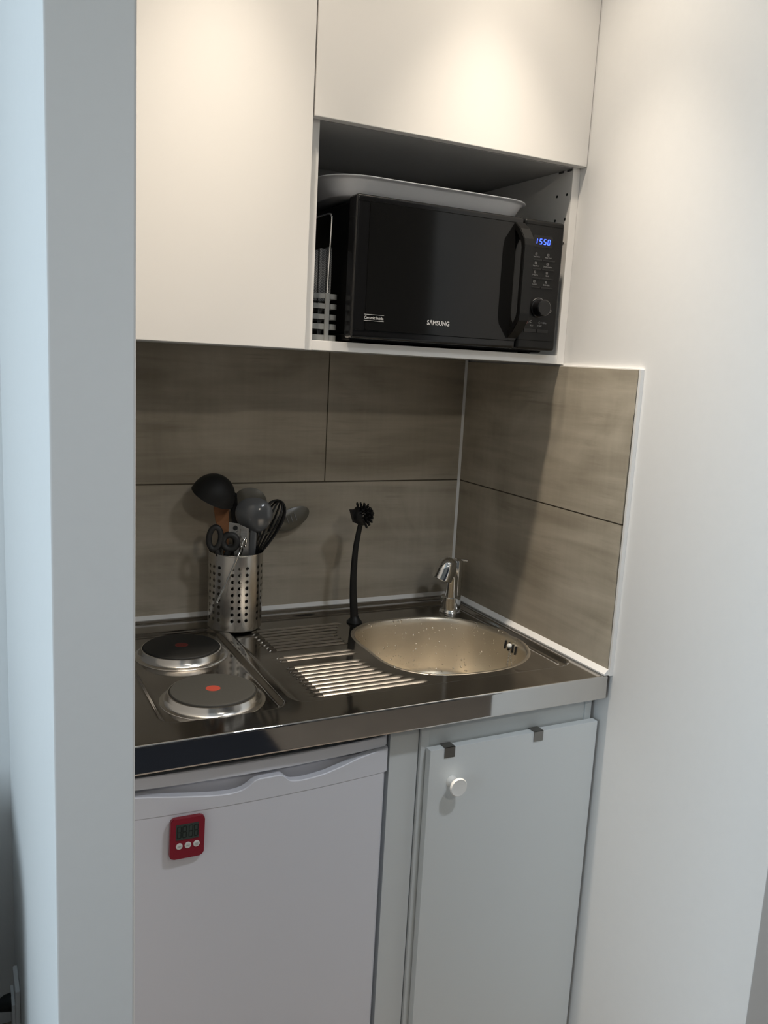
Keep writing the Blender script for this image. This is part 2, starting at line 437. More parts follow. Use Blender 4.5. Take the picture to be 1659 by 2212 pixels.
# white sealant: inside corner, along the worktop, and the painted edge of the tiling
bm = bmesh.new(); prism(bm, [(-.0052, -.0002), (-.0002, -.0052), (.003, .003)], 2, ZW + .006, ZC)
struct(obj_bm('trim_1', bm, M['caulk']))
bm = bmesh.new()
prism(bm, [(-.0075, ZW + .0045), (-.0005, ZW + .0125), (.004, ZW + .0125), (.004, ZW + .0045)], 0, XL, -.002)
struct(obj_bm('trim_2', bm, M['caulk']))
bm = bmesh.new()
prism(bm, [(-.0095, ZW + .0005), (-.0095, ZW + .0035), (-.0005, ZW + .0125), (.004, ZW + .0125), (.004, ZW + .0005)], 1, -.6, -.004)
struct(obj_bm('trim_3', bm, M['caulk']))
bm = bmesh.new(); box(bm, .0006, PW, -.6035, -.598, ZW, ZTT + .0015, .0004); box(bm, .0012, PW, -.6, -CD, ZTT, ZTT + .002); struct(obj_bm('trim_4', bm, M['caulk']))

# ------------------------------------------------------------------ wall cabinets
cab = thing('wall_cabinet', (XL + .195, -.18, ZC), 'tall plain white wall cabinet left of the microwave, above the hotplates', 'cabinet')
bm = bmesh.new()
box(bm, XL + .002, XL + .02, -CD, -.001, ZC, ZT); box(bm, XS - .02, XS - .0015, -CD, -.001, ZC, ZT)
box(bm, XL + .02, XS - .02, -CD, -.001, ZC, ZC + .018); box(bm, XL + .02, XS - .02, -CD, -.001, ZT - .018, ZT); box(bm, XL + .02, XS - .02, -.012, -.002, ZC, ZT)
obj_bm('carcass', bm, M['edge'], cab)
bx('door', XL + .003, XS - .0025, -.385, -CD - .0015, ZC + .0005, ZT, M['lacq'], cab, .0012)

XR = PW - .0005
mc = thing('microwave_cabinet', (-.285, -.18, ZC), 'white wall cabinet with a lift-up front over the open microwave niche', 'cabinet')
bx('side_panel', XS, XS + .018, -CD, -.001, ZC, ZT, M['lacq'], mc, .0006)
sp = bx('side_panel', XR - .018, XR, -CD, -.001, ZC, ZT, M['lacq'], mc, .0006)
bx('bottom_panel', XS + .018, XR - .018, -CD + .0005, -.001, ZC + .0005, ZC + .018, M['lacq'], mc, .0006)
ZN = 1.885
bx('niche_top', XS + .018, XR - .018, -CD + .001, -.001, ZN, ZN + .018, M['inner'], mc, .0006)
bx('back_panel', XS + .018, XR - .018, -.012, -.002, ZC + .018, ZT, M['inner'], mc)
bx('top_panel', XS + .018, XR - .018, -CD + .001, -.001, ZT - .018, ZT, M['lacq'], mc)
bx('flap_door', XS + .0005, XR - .001, -.385, -CD - .0015, 1.8865, ZT, M['lacq'], mc, .0012)
for y, z in ((-.3190, 1.8372), (-.3510, 1.8370), (-.3187, 1.7895), (-.3507, 1.7890), (-.3190, 1.742), (-.3510, 1.742)):
    bm = bmesh.new(); prism(bm, disc_poly(y, z, .0027, 12), 0, XR - .0185, XR - .0178)
    obj_bm('pin_hole', bm, M['hole'], sp)
for y0, y1 in ((-.335, -.319), (-.362, -.346)): bx('shelf_fixing', XR - .0188, XR - .018, y0, y1, ZN - .004, ZN, M['clip'], sp)
bm = bmesh.new(); box(bm, -.085, -.045, -.045, -.012, 1.83, 1.868, .003); box(bm, -.038, -.028, -.04, -.012, 1.82, 1.875, .002)
obj_bm('hanging_bracket', bm, M['caddy'], mc)

# ------------------------------------------------------------------ microwave
YF = -.390
mw = thing('microwave', (-.265, -.22, 1.516), 'black microwave oven in the open niche under the white tray', 'microwave')
bm = bmesh.new(); box(bm, -.474, -.044, YF + .034, -.055, 1.529, 1.772, .005); body = obj_bm('casing', bm, M['mw_satin'], mw)
bm = bmesh.new(); box(bm, -.4925, -.1345, YF, YF + .036, 1.5235, 1.7735, .006, 3); door = obj_bm('door', bm, M['mw_black'], mw)
bm = bmesh.new(); prism(bm, rrect(-.466, -.1355, 1.5395, 1.7605, .002), 1, YF - .0008, YF + .003, .0005); obj_bm('door_window', bm, M['mw_glass'], door)
bm = bmesh.new()
box(bm, -.4885, -.1345, YF - .0004, YF + .001, 1.7612, 1.7622); box(bm, -.4885, -.1345, YF - .0004, YF + .001, 1.5378, 1.5390)
box(bm, -.4672, -.4664, YF - .0004, YF + .001, 1.539, 1.761)
obj_bm('groove', bm, M['mw_line'], door)
bm = bmesh.new(); box(bm, -.1325, -.0365, YF, YF + .036, 1.5235, 1.7735, .006, 3); cp = obj_bm('control_panel', bm, M['mw_satin'], mw)
for z0, z1 in ((1.7628, 1.7636), (1.5415, 1.5425)): bx('groove', -.1322, -.0425, YF - .0004, YF + .001, z0, z1, M['mw_line'], cp)
bm = bmesh.new(); box(bm, -.478, -.04, -.35, -.075, 1.5195, 1.532, .004); obj_bm('base', bm, M['mw_matt'], mw)
for x in (-.45, -.07):
    for y in (-.33, -.1):
        bm = bmesh.new(); lathe(bm, [(0, 0), (.012, 0), (.013, .003), (.013, .005), (0, .005)], 20, Matrix.Translation((x, y, 1.516))); obj_bm('foot', bm, M['mw_matt'], mw)
# door handle: dark finger recess and a chamfered arch in front of it
bm = bmesh.new(); prism(bm, [(-.1571, 1.7626), (-.1786, 1.7293), (-.1812, 1.7119), (-.1817, 1.5834), (-.1779, 1.5687), (-.1578, 1.5419), (-.1535, 1.5560), (-.1535, 1.5826), (-.1535, 1.7175), (-.1535, 1.745)], 1, YF - .0012, YF + .002)
obj_bm('handle_recess', bm, M['mw_line'], door)
t = bmesh.new()
outer = [(YF + .001, 1.7636), (YF - .018, 1.7500), (YF - .034, 1.7300), (YF - .037, 1.7180), (YF - .037, 1.5900), (YF - .034, 1.5760), (YF - .018, 1.5560), (YF + .001, 1.5420)]
inner = [(YF + .001, 1.7500), (YF - .011, 1.7390), (YF - .024, 1.7220), (YF - .0265, 1.7130), (YF - .0265, 1.5930), (YF - .024, 1.5830), (YF - .011, 1.5660), (YF + .001, 1.5560)]
XA, XB = -.157, -.133
rings = []
for x in (XA, XB): rings.append(([t.verts.new((x, *p)) for p in outer], [t.verts.new((x, *p)) for p in inner]))
(o0, i0), (o1, i1) = rings; n = len(outer)
for k in range(n - 1):
    t.faces.new((o0[k], o0[k + 1], i0[k + 1], i0[k])); t.faces.new((o1[k], i1[k], i1[k + 1], o1[k + 1]))
    t.faces.new((o0[k], o1[k], o1[k + 1], o0[k + 1])); t.faces.new((i0[k], i0[k + 1], i1[k + 1], i1[k]))
t.faces.new((o0[0], i0[0], i1[0], o1[0])); t.faces.new((o0[-1], o1[-1], i1[-1], i0[-1]))
bmesh.ops.recalc_face_normals(t, faces=t.faces[:])
bmesh.ops.bevel(t, geom=t.edges[:], offset=.0012, segments=2, affect='EDGES')
obj_bm('handle', t, M['mw_satin'], door)
lettering('lettering', 'S\u039bMSUNG', -.3383, 1.5571, YF - .0012, .0086, M['print'], door, .0482, bold=.018)
tag(lettering('lettering', 'Ceramic Inside', -.4682, 1.5588, YF - .0012, .0056, M['print'], door, .0384, bold=.008), None)
bm = bmesh.new(); box(bm, -.4686, -.4290, YF - .0013, YF, 1.5666, 1.5672); box(bm, -.4686, -.4290, YF - .0013, YF, 1.5558, 1.5564); obj_bm('printed_rule', bm, M['print'], door)
# blue clock
bm = bmesh.new(); prism(bm, rrect(-.112, -.064, 1.722, 1.744, .002), 1, YF - .0006, YF + .001); disp = obj_bm('display', bm, M['mw_glass'], cp)
bm = bmesh.new()
for ch, x in (('1', -.1085), ('5', -.0971), ('5', -.0872), ('0', -.0777)):
    digit(bm, ch, x, 1.7275, .0062, .0106, .0011, YF - .0012, YF - .0006, .09)
obj_bm('digits', bm, M['blue'], disp)
rows = ((1.6988, 'Auto Defrost', 'Auto Cook'), (1.6812, 'Keep Warm', 'Deodorisation'), (1.6640, 'Micro', 'Grill'), (1.6462, 'Combi', 'Grill+30s'))
for zb, la, lb in rows:
    for i, (x0, x1, s) in enumerate(((-.1080, -.0866, la), (-.0858, -.0558, lb))):
        k = bx('button', x0, x1, YF - .0012, YF + .001, zb - .0024, zb + .0006, M['mw_black'], cp, .0004)
        xc = -.1005 if i == 0 else -.0718
        wd = {'Deodorisation': .021, 'Grill': .0068, 'Micro': .0125, 'Combi': .0105}.get(s, .0155)
        lettering('lettering', s, xc - wd / 2, zb + .0036, YF - .0006, .0030, M['print_dim'], k, wd)
        bm = bmesh.new(); zi = zb + .0102; xi = xc - .0010
        # small line icons
        h = .0021
        for a, b, c, d in ((-h, h, h - .0005, h), (-h, h, -h, -h + .0005), (-h, -h + .0005, -h, h), (h - .0005, h, -h, h), (-h, h, -.0002, .0003)):
            box(bm, xi + a, xi + b, YF - .0007, YF - .0001, zi + c, zi + d)
        obj_bm('icon', bm, M['print_dim'], k)
for i, (x0, x1) in enumerate(((-.1178, -.0874), (-.0864, -.0584))):
    k = bx('button', x0, x1, YF - .0014, YF + .001, 1.5575, 1.5645, M['mw_black'], cp, .0006)
    if i == 0:
        bm = bmesh.new(); prism(bm, disc_poly(-.1135, 1.5775, .0042, 20), 1, YF - .0006, YF); obj_bm('icon', bm, M['print_red'], k)
        lettering('lettering', '/', -.1068, 1.5755, YF - .0006, .0046, M['print_dim'], k)
        bm = bmesh.new(); tube(bm, [(-.1016 + .0021 * math.cos(a), YF - .0006, 1.5785 + .0021 * math.sin(a)) for a in [math.radians(60 + 15 * q) for q in range(17)]], .0003, 6); obj_bm('icon', bm, M['print_dim'], k)
        lettering('lettering', 'ECO', -.1032, 1.5698, YF - .0006, .0031, M['print_dim'], k, .0072)
    else:
        bm = bmesh.new()
        q = [(-.0838, 1.5775), (-.0811, 1.5805), (-.0784, 1.5775), (-.0811, 1.5745)]
        tube(bm, [(a, YF - .0006, b) for a, b in q], .00032, 6, True); obj_bm('icon', bm, M['print_dim'], k)
        lettering('lettering', '/+30s', -.0765, 1.5758, YF - .0006, .0037, M['print_dim'], k, .0125)
        lettering('lettering', 'START', -.0850, 1.5698, YF - .0006, .0031, M['print_dim'], k, .0105)
bm = bmesh.new()
lathe(bm, [(0, .022), (.0140, .022), (.0158, .0205), (.0168, .004), (.0185, .003), (.0185, 0), (0, 0)], 40, axis_mx((-.0865, YF, 1.6055), (0, -1, 0)))
kn = obj_bm('dial', bm, M['mw_black'], cp)
bm = bmesh.new(); tube(bm, [(-.0865 + .0195 * math.cos(a), YF - .0006, 1.6055 + .0195 * math.sin(a)) for a in [math.radians(52 + 4 * q) for q in range(22)]], .0004, 6); obj_bm('dial_scale', bm, M['print_dim'], cp)
bm = bmesh.new(); tube(bm, [(-.0572 + .0027 * math.cos(a), YF - .0006, 1.6020 + .0027 * math.sin(a)) for a in [math.radians(15 * q) for q in range(24)]], .0003, 6, True)
tube(bm, [(-.0572, YF - .0006, 1.6036), (-.0572, YF - .0006, 1.6020), (-.0562, YF - .0006, 1.6026)], .0003, 6); obj_bm('clock_icon', bm, M['print_dim'], cp)

# ------------------------------------------------------------------ serving tray on the microwave
tr = None
def tray():
    n = 7
    def ring(x0, x1, y0, y1, r, z):
        return [(x, y, z) for x, y in rrect(x0, x1, y0, y1, r, n)]
    bx0, bx1, by0, by1 = -.498, -.1035, -.329, -.070
    rings = []
    def R_(d, z, r): rings.append(ring(bx0 - d, bx1 + d, by0 - d, by1 + d, r + d, z))
    zb = 1.7790
    R_(-.02, zb, .05); R_(-.004, zb, .05); R_(0, zb + .0015, .05); R_(.008, zb + .010, .05); R_(.0185, zb + .0262, .05); R_(.0235, zb + .0290, .05); R_(.0280, zb + .0295, .05); R_(.0292, zb + .0310, .05); R_(.0282, zb + .0325, .05); R_(.0232, zb + .0322, .05)
    R_(.0165, zb + .028, .05); R_(.006, zb + .0105, .05); R_(-.002, zb + .0035, .05); R_(-.02, zb + .003, .05)
    bm = bmesh.new(); V = [[bm.verts.new(p) for p in r] for r in rings]; m = len(V[0])
    for A, B in zip(V, V[1:]):
        for i in range(m): bm.faces.new((A[i], A[(i + 1) % m], B[(i + 1) % m], B[i]))
    bm.faces.new(V[0][::-1]); bm.faces.new(V[-1])
    return obj_bm('serving_tray', bm, M['tray'], None, 50)
tag(tray(), 'shiny white serving tray with flared rim on top of the black microwave', 'tray')

# ------------------------------------------------------------------ cutlery caddy left of the microwave
cy0, cy1, cx0, cx1 = -.338, -.225, -.5555, -.4955
cad = thing('cutlery_caddy', ((cx0 + cx1) / 2, (cy0 + cy1) / 2, 1.516), 'grey slatted cutlery caddy with a chrome wire handle beside the microwave', 'caddy')
bm = bmesh.new()
for z0, z1 in ((1.592, 1.601), (1.574, 1.583), (1.555, 1.564), (1.537, 1.547), (1.5165, 1.527)):
    o = rrect(cx0, cx1, cy0, cy1, .014, 5); i = rrect(cx0 + .003, cx1 - .003, cy0 + .003, cy1 - .003, .011, 5)
    ring = [[bm.verts.new((x, y, z)) for x, y in p] for p, z in ((o, z0), (o, z1), (i, z1), (i, z0))]
    m = len(o)
    for a in range(4):
        A, B = ring[a], ring[(a + 1) % 4]
        for k in range(m): bm.faces.new((A[k], A[(k + 1) % m], B[(k + 1) % m], B[k]))
prism(bm, rrect(cx0 + .002, cx1 - .002, cy0 + .002, cy1 - .002, .012, 5), 2, 1.5163, 1.5190)
obj_bm('basket', bm, M['caddy'], cad)
for y, s in ((cy0 - .001, 1), (cy1 + .001, -1)):
    bx('post', -.5238, -.5158, y - .003, y + .003, 1.5163, 1.6025, M['caddy'], cad, .001)
bm = bmesh.new()
tube(bm, smooth_path([(-.5198, cy0, 1.600), (-.5185, cy0, 1.66), (-.5168, cy0, 1.725), (-.5165, cy0 + .003, 1.737), (-.5165, cy0 + .012, 1.742), (-.5165, -.30, 1.743), (-.5165, -.26, 1.743), (-.5165, cy1 - .012, 1.742), (-.5165, cy1 - .003, 1.737), (-.5168, cy1, 1.725), (-.5198, cy1, 1.60)], 5), .0018, 10)
obj_bm('handle', bm, M['chrome'], cad)
for i, (x0, x1, zt, lab) in enumerate(((-.5405, -.5262, 1.6797, 'diamond-patterned grey cutlery handle nearest the niche side panel, shortest of three'),
                                     (-.5245, -.5098, 1.6835, 'diamond-patterned grey cutlery handle in the middle of the three in the caddy'),
                                     (-.5088, -.4990, 1.6875, 'diamond-patterned grey cutlery handle behind the chrome wire, nearest the microwave'))):
    c = thing('cutlery', ((x0 + x1) / 2, -.30, 1.520), lab, 'cutlery', 'patterned cutlery in the caddy')
    bx('handle', x0, x1, -.305, -.292, 1.588, zt, M['pattern'], c, .002)
    bx('blade', x0 + .003, x1 - .003, -.300, -.297, 1.520, 1.590, M['steel_bright'], c, .0008)

# ------------------------------------------------------------------ worktop: pressed stainless steel with hob and sink
wt = thing('worktop', (-.48, -.30, .852), 'stainless steel worktop with two hotplates, ribbed drainer and round sink', 'worktop')
sink_pts = [(-.357, -.172), (-.375, -.242), (-.381, -.287), (-.382, -.340), (-.376, -.381), (-.363, -.423), (-.334, -.457), (-.28, -.478), (-.217, -.487), (-.149, -.480), (-.102, -.460), (-.067, -.430), (-.044, -.390), (-.030, -.345), (-.027, -.305), (-.032, -.265), (-.046, -.220), (-.073, -.175), (-.115, -.143), (-.169, -.127), (-.231, -.125), (-.297, -.136), (-.334, -.152)]
SCX, SCY = -.205, -.305
ang = np.array([math.atan2(y - SCY, x - SCX) for x, y in sink_pts]); rad = np.array([math.hypot(x - SCX, y - SCY) for x, y in sink_pts])
K = 5
A = np.stack([np.ones_like(ang)] + [f(k * ang) for k in range(1, K + 1) for f in (np.cos, np.sin)], 1)
coef = np.linalg.lstsq(np.vstack([A, np.diag([0] + [.02 * k for k in range(1, K + 1) for _ in (0, 1)])]), np.concatenate([rad, np.zeros(2 * K + 1)]), rcond=None)[0]
def sink_r(a):
    a = np.asarray(a); return coef[0] + sum(coef[2 * k - 1] * np.cos(k * a) + coef[2 * k] * np.sin(k * a) for k in range(1, K + 1))
def sstep(t): t = np.clip(t, 0, 1); return t * t * (3 - 2 * t)
def sd_rrect(x, y, x0, x1, y0, y1, r):
    qx = np.abs(x - (x0 + x1) / 2) - (x1 - x0) / 2 + r; qy = np.abs(y - (y0 + y1) / 2) - (y1 - y0) / 2 + r
    return np.minimum(np.maximum(qx, qy), 0) + np.hypot(np.maximum(qx, 0), np.maximum(qy, 0)) - r
rib_y = [-.246 + .0182 * i for i in range(8)] + [-.291, -.3085] + [-.350 - .0179 * i for i in range(9)]
rib_xr = [-.4175, -.4165, -.4145, -.413, -.405, -.395, -.385, -.373, -.4225, -.4215, -.4300, -.4285, -.4255, -.4205, -.414, -.404, -.391, -.3745, -.357]
xs = np.linspace(XL + .001, -.0002, 330); ys = np.linspace(-.5965, -.0005, 400)
X, Y = np.meshgrid(xs, ys)
dep = ZW - ZS
H = np.full_like(X, ZW); RIB = np.zeros_like(X)
H -= dep * sstep(-sd_rrect(X, Y, -.857, -.640, -.537, -.075, .03) / .012)
H -= dep * sstep(-sd_rrect(X, Y, -.626, -.020, -.527, -.040, .035) / .010)
for yy, xr in zip(rib_y, rib_xr):
    dx = np.maximum(np.maximum(-.571 - X, X - (xr - .004)), 0)
    d = np.hypot(np.where(X > xr - .004, dx * .45, dx), Y - yy)
    bump_ = .0032 * np.where(d < .0076, np.cos(np.clip(d / .0076, 0, 1) * PI / 2) ** 1.05, 0); H += bump_; RIB = np.maximum(RIB, np.where(X > -.563, bump_, 0))
    # spoon-shaped dimple at the left end of each rib
    d2 = np.hypot((X + .5785) / 1.4, Y - yy)
    H -= .0003 * np.exp(-(d2 / .0045) ** 2)
# shallow gutter that runs off the sink at its front right
d3 = np.abs(sd_rrect(X, Y, -.16, -.034, -.518, -.30, .04)); H -= .0012 * np.exp(-(d3 / .006) ** 2) * ((X > -.15) & (Y < -.36))
# raised ledges against the walls
H = np.maximum(H, np.where(Y > -.034, ZS + .0115 * sstep((Y + .034) / .022), 0))
H = np.maximum(H, np.where(X > -.016, ZS + .0085 * sstep((X + .016) / .010), 0))
V = np.stack([X, Y, H], -1)
Vf, F = grid_me('top', V, len(xs), len(ys))
th = np.arctan2(Y - SCY, X - SCX); ins = (np.hypot(X - SCX, Y - SCY) < sink_r(th) - .0005).ravel()
F = F[~ins[F].all(1)]
me = me_np('top_sheet', Vf, F); top = obj_me('top_sheet', me, [M['steel'], M['rib']], wt, None)
me.polygons.foreach_set('material_index', (RIB.ravel()[F].min(1) > .0006).astype(int).tolist())
# rolled front edge and fascia
prof = [(-.5965, ZW)] + [(-.5965 - .0035 * math.sin(a), ZW - .0035 + .0035 * math.cos(a)) for a in np.linspace(0, PI / 2, 7)[1:]] + [(-.6, .8960), (-.6, .8945), (-.6, .8560), (-.6, .8545), (-.5988, .8525), (-.596, .8520), (-.57, .8520)]
bm = bmesh.new(); L0 = [bm.verts.new((XL + .001, *p)) for p in prof]; L1 = [bm.verts.new((-.0002, *p)) for p in prof]
for i in range(len(prof) - 1): bm.faces.new((L0[i], L0[i + 1], L1[i + 1], L1[i]))
bm.faces.new(list(reversed(L1)))
bm.faces.new(L0)
obj_bm('front_edge', bm, M['steel_edge'], wt, 40)
# sink bowl
na = 120; aa = np.linspace(0, 2 * PI, na, endpoint=False); r0 = sink_r(aa)
DB = .150
profile = [(.0050, ZS - .0002), (.0032, ZS + .0010), (.0008, ZS + .0013), (-.0018, ZS + .0004), (-.0040, ZS - .0030), (-.0055, ZS - .012)]
for t in np.linspace(.1, 1, 8): profile.append((-.0055 - .014 * t, ZS - .012 - (DB - .045) * t))
for a in np.linspace(0, PI / 2, 9)[1:]: profile.append((-.0195 - .040 * (1 - math.cos(a)) , ZS - DB + .033 - .033 * math.sin(a)))
rows = []
for off, z in profile:
    rr = r0 + off; rows.append(np.stack([SCX + rr * np.cos(aa), SCY + rr * np.sin(aa), np.full(na, z)], -1))
base = r0 - .0595
DCX, DCY = -.215, -.30
for t in np.linspace(0, 1, 8)[1:]:
    px = (SCX + base * np.cos(aa)) * (1 - t) + (DCX + .028 * np.cos(aa)) * t; py = (SCY + base * np.sin(aa)) * (1 - t) + (DCY + .028 * np.sin(aa)) * t
    rows.append(np.stack([px, py, np.full(na, ZS - DB - .006 * t)], -1))
Vb, Fb = grid_me('bowl', np.stack(rows), na, len(rows), True)
bowl = obj_me('sink_bowl', me_np('sink_bowl', Vb, Fb[:, ::-1]), M['bowl'], wt, None)
bm = bmesh.new(); lathe(bm, [(.031, .0015), (.029, .0025), (.024, 0), (.022, -.012), (0, -.012)], 40, Matrix.Translation((DCX, DCY, ZS - DB - .006))); drain = obj_bm('drain', bm, M['steel_bright'], wt, 40)
bm = bmesh.new()
for i in range(6): prism(bm, disc_poly(DCX + .012 * math.cos(i * PI / 3), DCY + .012 * math.sin(i * PI / 3), .003, 12), 2, ZS - DB - .0182, ZS - DB - .0178)
obj_bm('drain_holes', bm, M['hole'], drain)
# overflow slots cut high in the right-hand wall of the bowl
def bowl_pt(a, dz, inset=.0008):
    t = (dz - .012) / (DB - .045); off = -.0055 - .014 * t - inset
    r = float(sink_r(a)) + off; return Vector((SCX + r * math.cos(a), SCY + r * math.sin(a), ZS - dz))
AO = math.radians(-6)
for i in range(4):
    bm = bmesh.new(); a = AO + (1.5 - i) * .085
    pts = [bowl_pt(a, d) for d in np.linspace(.014, .033, 6)]
    tube(bm, pts, .0022, 8); obj_bm('overflow_slot', bm, M['hole'], bowl)
plug = thing('sink_plug', bowl_pt(AO, .030), 'white sink plug on a ball chain hooked in the overflow slots', 'plug')
bm = bmesh.new(); c = bowl_pt(AO, .020, .005); ellipsoid(bm, c, .006, .006, .006); obj_bm('stopper', bm, M['button'], plug)
for e in (-.10, -.02):
    bm = bmesh.new()
    for i in range(15):
        t_ = i / 14; p = bowl_pt(AO + e * t_ * 2.2 - .006, .026 + .050 * t_, .004); ellipsoid(bm, p, .0017, .0017, .0017, None, 8, 6)
    obj_bm('ball_chain', bm, M['chrome'], plug)
# hotplates
for nm, (px, py), mt, dot, txt in (('rear', (-.7465, -.2085), M['iron'], M['red_dot_dark'], 'black rear hotplate with dull red dot'), ('front', (-.7485, -.4455), M['iron_grey'], M['red_dot'], 'grey front hotplate with bright red dot')):
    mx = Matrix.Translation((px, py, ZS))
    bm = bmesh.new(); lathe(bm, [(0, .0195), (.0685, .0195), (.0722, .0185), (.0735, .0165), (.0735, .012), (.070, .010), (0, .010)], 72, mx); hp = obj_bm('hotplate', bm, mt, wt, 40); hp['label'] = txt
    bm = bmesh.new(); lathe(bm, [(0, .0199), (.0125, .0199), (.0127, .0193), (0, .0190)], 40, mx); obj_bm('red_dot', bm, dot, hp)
    bm = bmesh.new(); lathe(bm, [(.0736, .0140), (.0752, .0160), (.0772, .0156), (.0795, .0090), (.0815, .0045), (.0850, .0022), (.0885, .0012), (.0905, .0010), (.0912, .0002), (.0912, -.002)], 72, mx); obj_bm('trim_ring', bm, M['steel_bright'], hp, 50)

# ------------------------------------------------------------------ mixer tap
ft = thing('faucet', (-.066, -.108, ZS), 'chrome kitchen mixer tap with a pull-out spray head at the back of the sink', 'faucet')
IR = Vector((.8934, -.4462, .0532)); IU = Vector((0, 0, 1)); HF = Vector((.4553, .8904, 0))     # sideways, up, into the corner
fb = Vector((-.066, -.106, ZS))
hr = Vector((.8945, -.4470, 0))
bm = bmesh.new(); lathe(bm, [(0, 0), (.0270, 0), (.0275, .002), (.0265, .0035), (.0265, .0055), (.0250, .0075), (.0238, .009), (.0235, .0375), (.0228, .0395), (0, .0395)], 48, Matrix.Translation(fb)); obj_bm('base', bm, M['chrome'], ft, 40)
cb = fb + hr * .0105 + HF * .011
bm = bmesh.new(); lathe(bm, [(0, 0), (.0150, 0), (.0142, .045), (.0138, .076), (.0148, .079), (.0148, .108), (.0130, .1145), (.008, .1175), (0, .118)], 36, Matrix.Translation(cb + Vector((0, 0, .012)))); obj_bm('cartridge_housing', bm, M['chrome'], ft, 35)
lp = cb + Vector((0, 0, .126)); bm = bmesh.new(); tube(bm, [lp, lp + hr * .010 + Vector((0, 0, .001)), lp + hr * .024 + Vector((0, 0, .0005))], [.0042, .0028, .0030], 12); obj_bm('lever', bm, M['chrome'], ft)
sb = fb - hr * .0010 - HF * .007 + Vector((0, 0, .030))
bm = bmesh.new(); tube(bm, [sb, sb + Vector((0, 0, .030)), sb + Vector((0, 0, .058)) - HF * .002, sb + Vector((0, 0, .070)) - HF * .004 - hr * .005], [.0152, .0143, .0138, .0135], 28); obj_bm('spray_stem', bm, M['chrome'], ft, 40)
hd = (hr * -.33 - IU * .90 - HF * .10).normalized()
hc = sb + Vector((0, 0, .0765)) - HF * .012 - hr * .0195
bm = bmesh.new()
lathe(bm, [(0, -.0335), (.006, -.0330), (.0120, -.0310), (.0180, -.0265), (.0225, -.0190), (.0250, -.0095), (.0258, 0), (.0258, .0165), (.0262, .0215), (.0252, .0228), (.0232, .0208), (0, .0195)], 40, axis_mx(hc, hd)); sh = obj_bm('spray_head', bm, M['chrome'], ft, 40)
bm = bmesh.new(); lathe(bm, [(0, .0212), (.0215, .0216), (.0222, .0205), (0, .0195)], 32, axis_mx(hc, hd)); obj_bm('aerator', bm, M['mw_satin'], sh)

# ------------------------------------------------------------------ dish brush standing on its suction foot
db = thing('dish_brush', (-.3285, -.118, ZS), 'black dish brush standing upright on its suction foot left of the sink', 'brush')
bm = bmesh.new(); lathe(bm, [(0, 0), (.0175, 0), (.0182, .002), (.0150, .0055), (.0105, .010), (.0088, .016), (0, .018)], 32, Matrix.Translation((-.3285, -.118, ZS))); obj_bm('suction_foot', bm, M['black2'], db)
pth = smooth_path([(-.3290, -.118, .898), (-.3315, -.118, .925), (-.3340, -.118, .9514), (-.3363, -.118, .9987), (-.3346, -.118, 1.0608), (-.3302, -.119, 1.098), (-.3255, -.120, 1.125)], 8)
bm = bmesh.new(); tube(bm, pth, [.0092 - .0032 * min(1, max(0, (p.z - .93) / .18)) - .0018 * max(0, (.905 - p.z) / .012) for p in pth], 20, False, .8); obj_bm('handle', bm, M['black'], db)
hn = Vector((.84, -.34, .42)).normalized(); hcn = Vector((-.3275, -.119, 1.1410))
bm = bmesh.new(); lathe(bm, [(0, -.016), (.010, -.0155), (.0185, -.010), (.0225, -.002), (.0230, .004), (0, .005)], 32, axis_mx(hcn, hn)); 
prism(bm, [(-.3525, 1.1560), (-.3430, 1.1270), (-.3320, 1.1240), (-.3290, 1.1570)], 1, -.127, -.111, .002)
obj_bm('head', bm, M['black'], db)
bm = bmesh.new(); rnd = random.Random(5); bo = hcn + hn * .001
fr_ = axis_mx((0, 0, 0), hn)
for lat, cnt in ((0, 1), (17, 6), (34, 11), (51, 15), (68, 18), (84, 20)):
    for k in range(cnt):
        a = 2 * PI * k / cnt + lat; th_ = math.radians(lat)
        d = fr_ @ Vector((math.sin(th_) * math.cos(a), math.sin(th_) * math.sin(a), math.cos(th_)))
        for q in range(9):
            j_ = Vector((rnd.uniform(-1, 1), rnd.uniform(-1, 1), rnd.uniform(-1, 1)))
            tube(bm, [bo + d * .012, bo + d * (.0295 + rnd.uniform(-.0012, .0008)) + j_ * .0020], .0010, 5)
obj_bm('bristles', bm, M['black'], db)

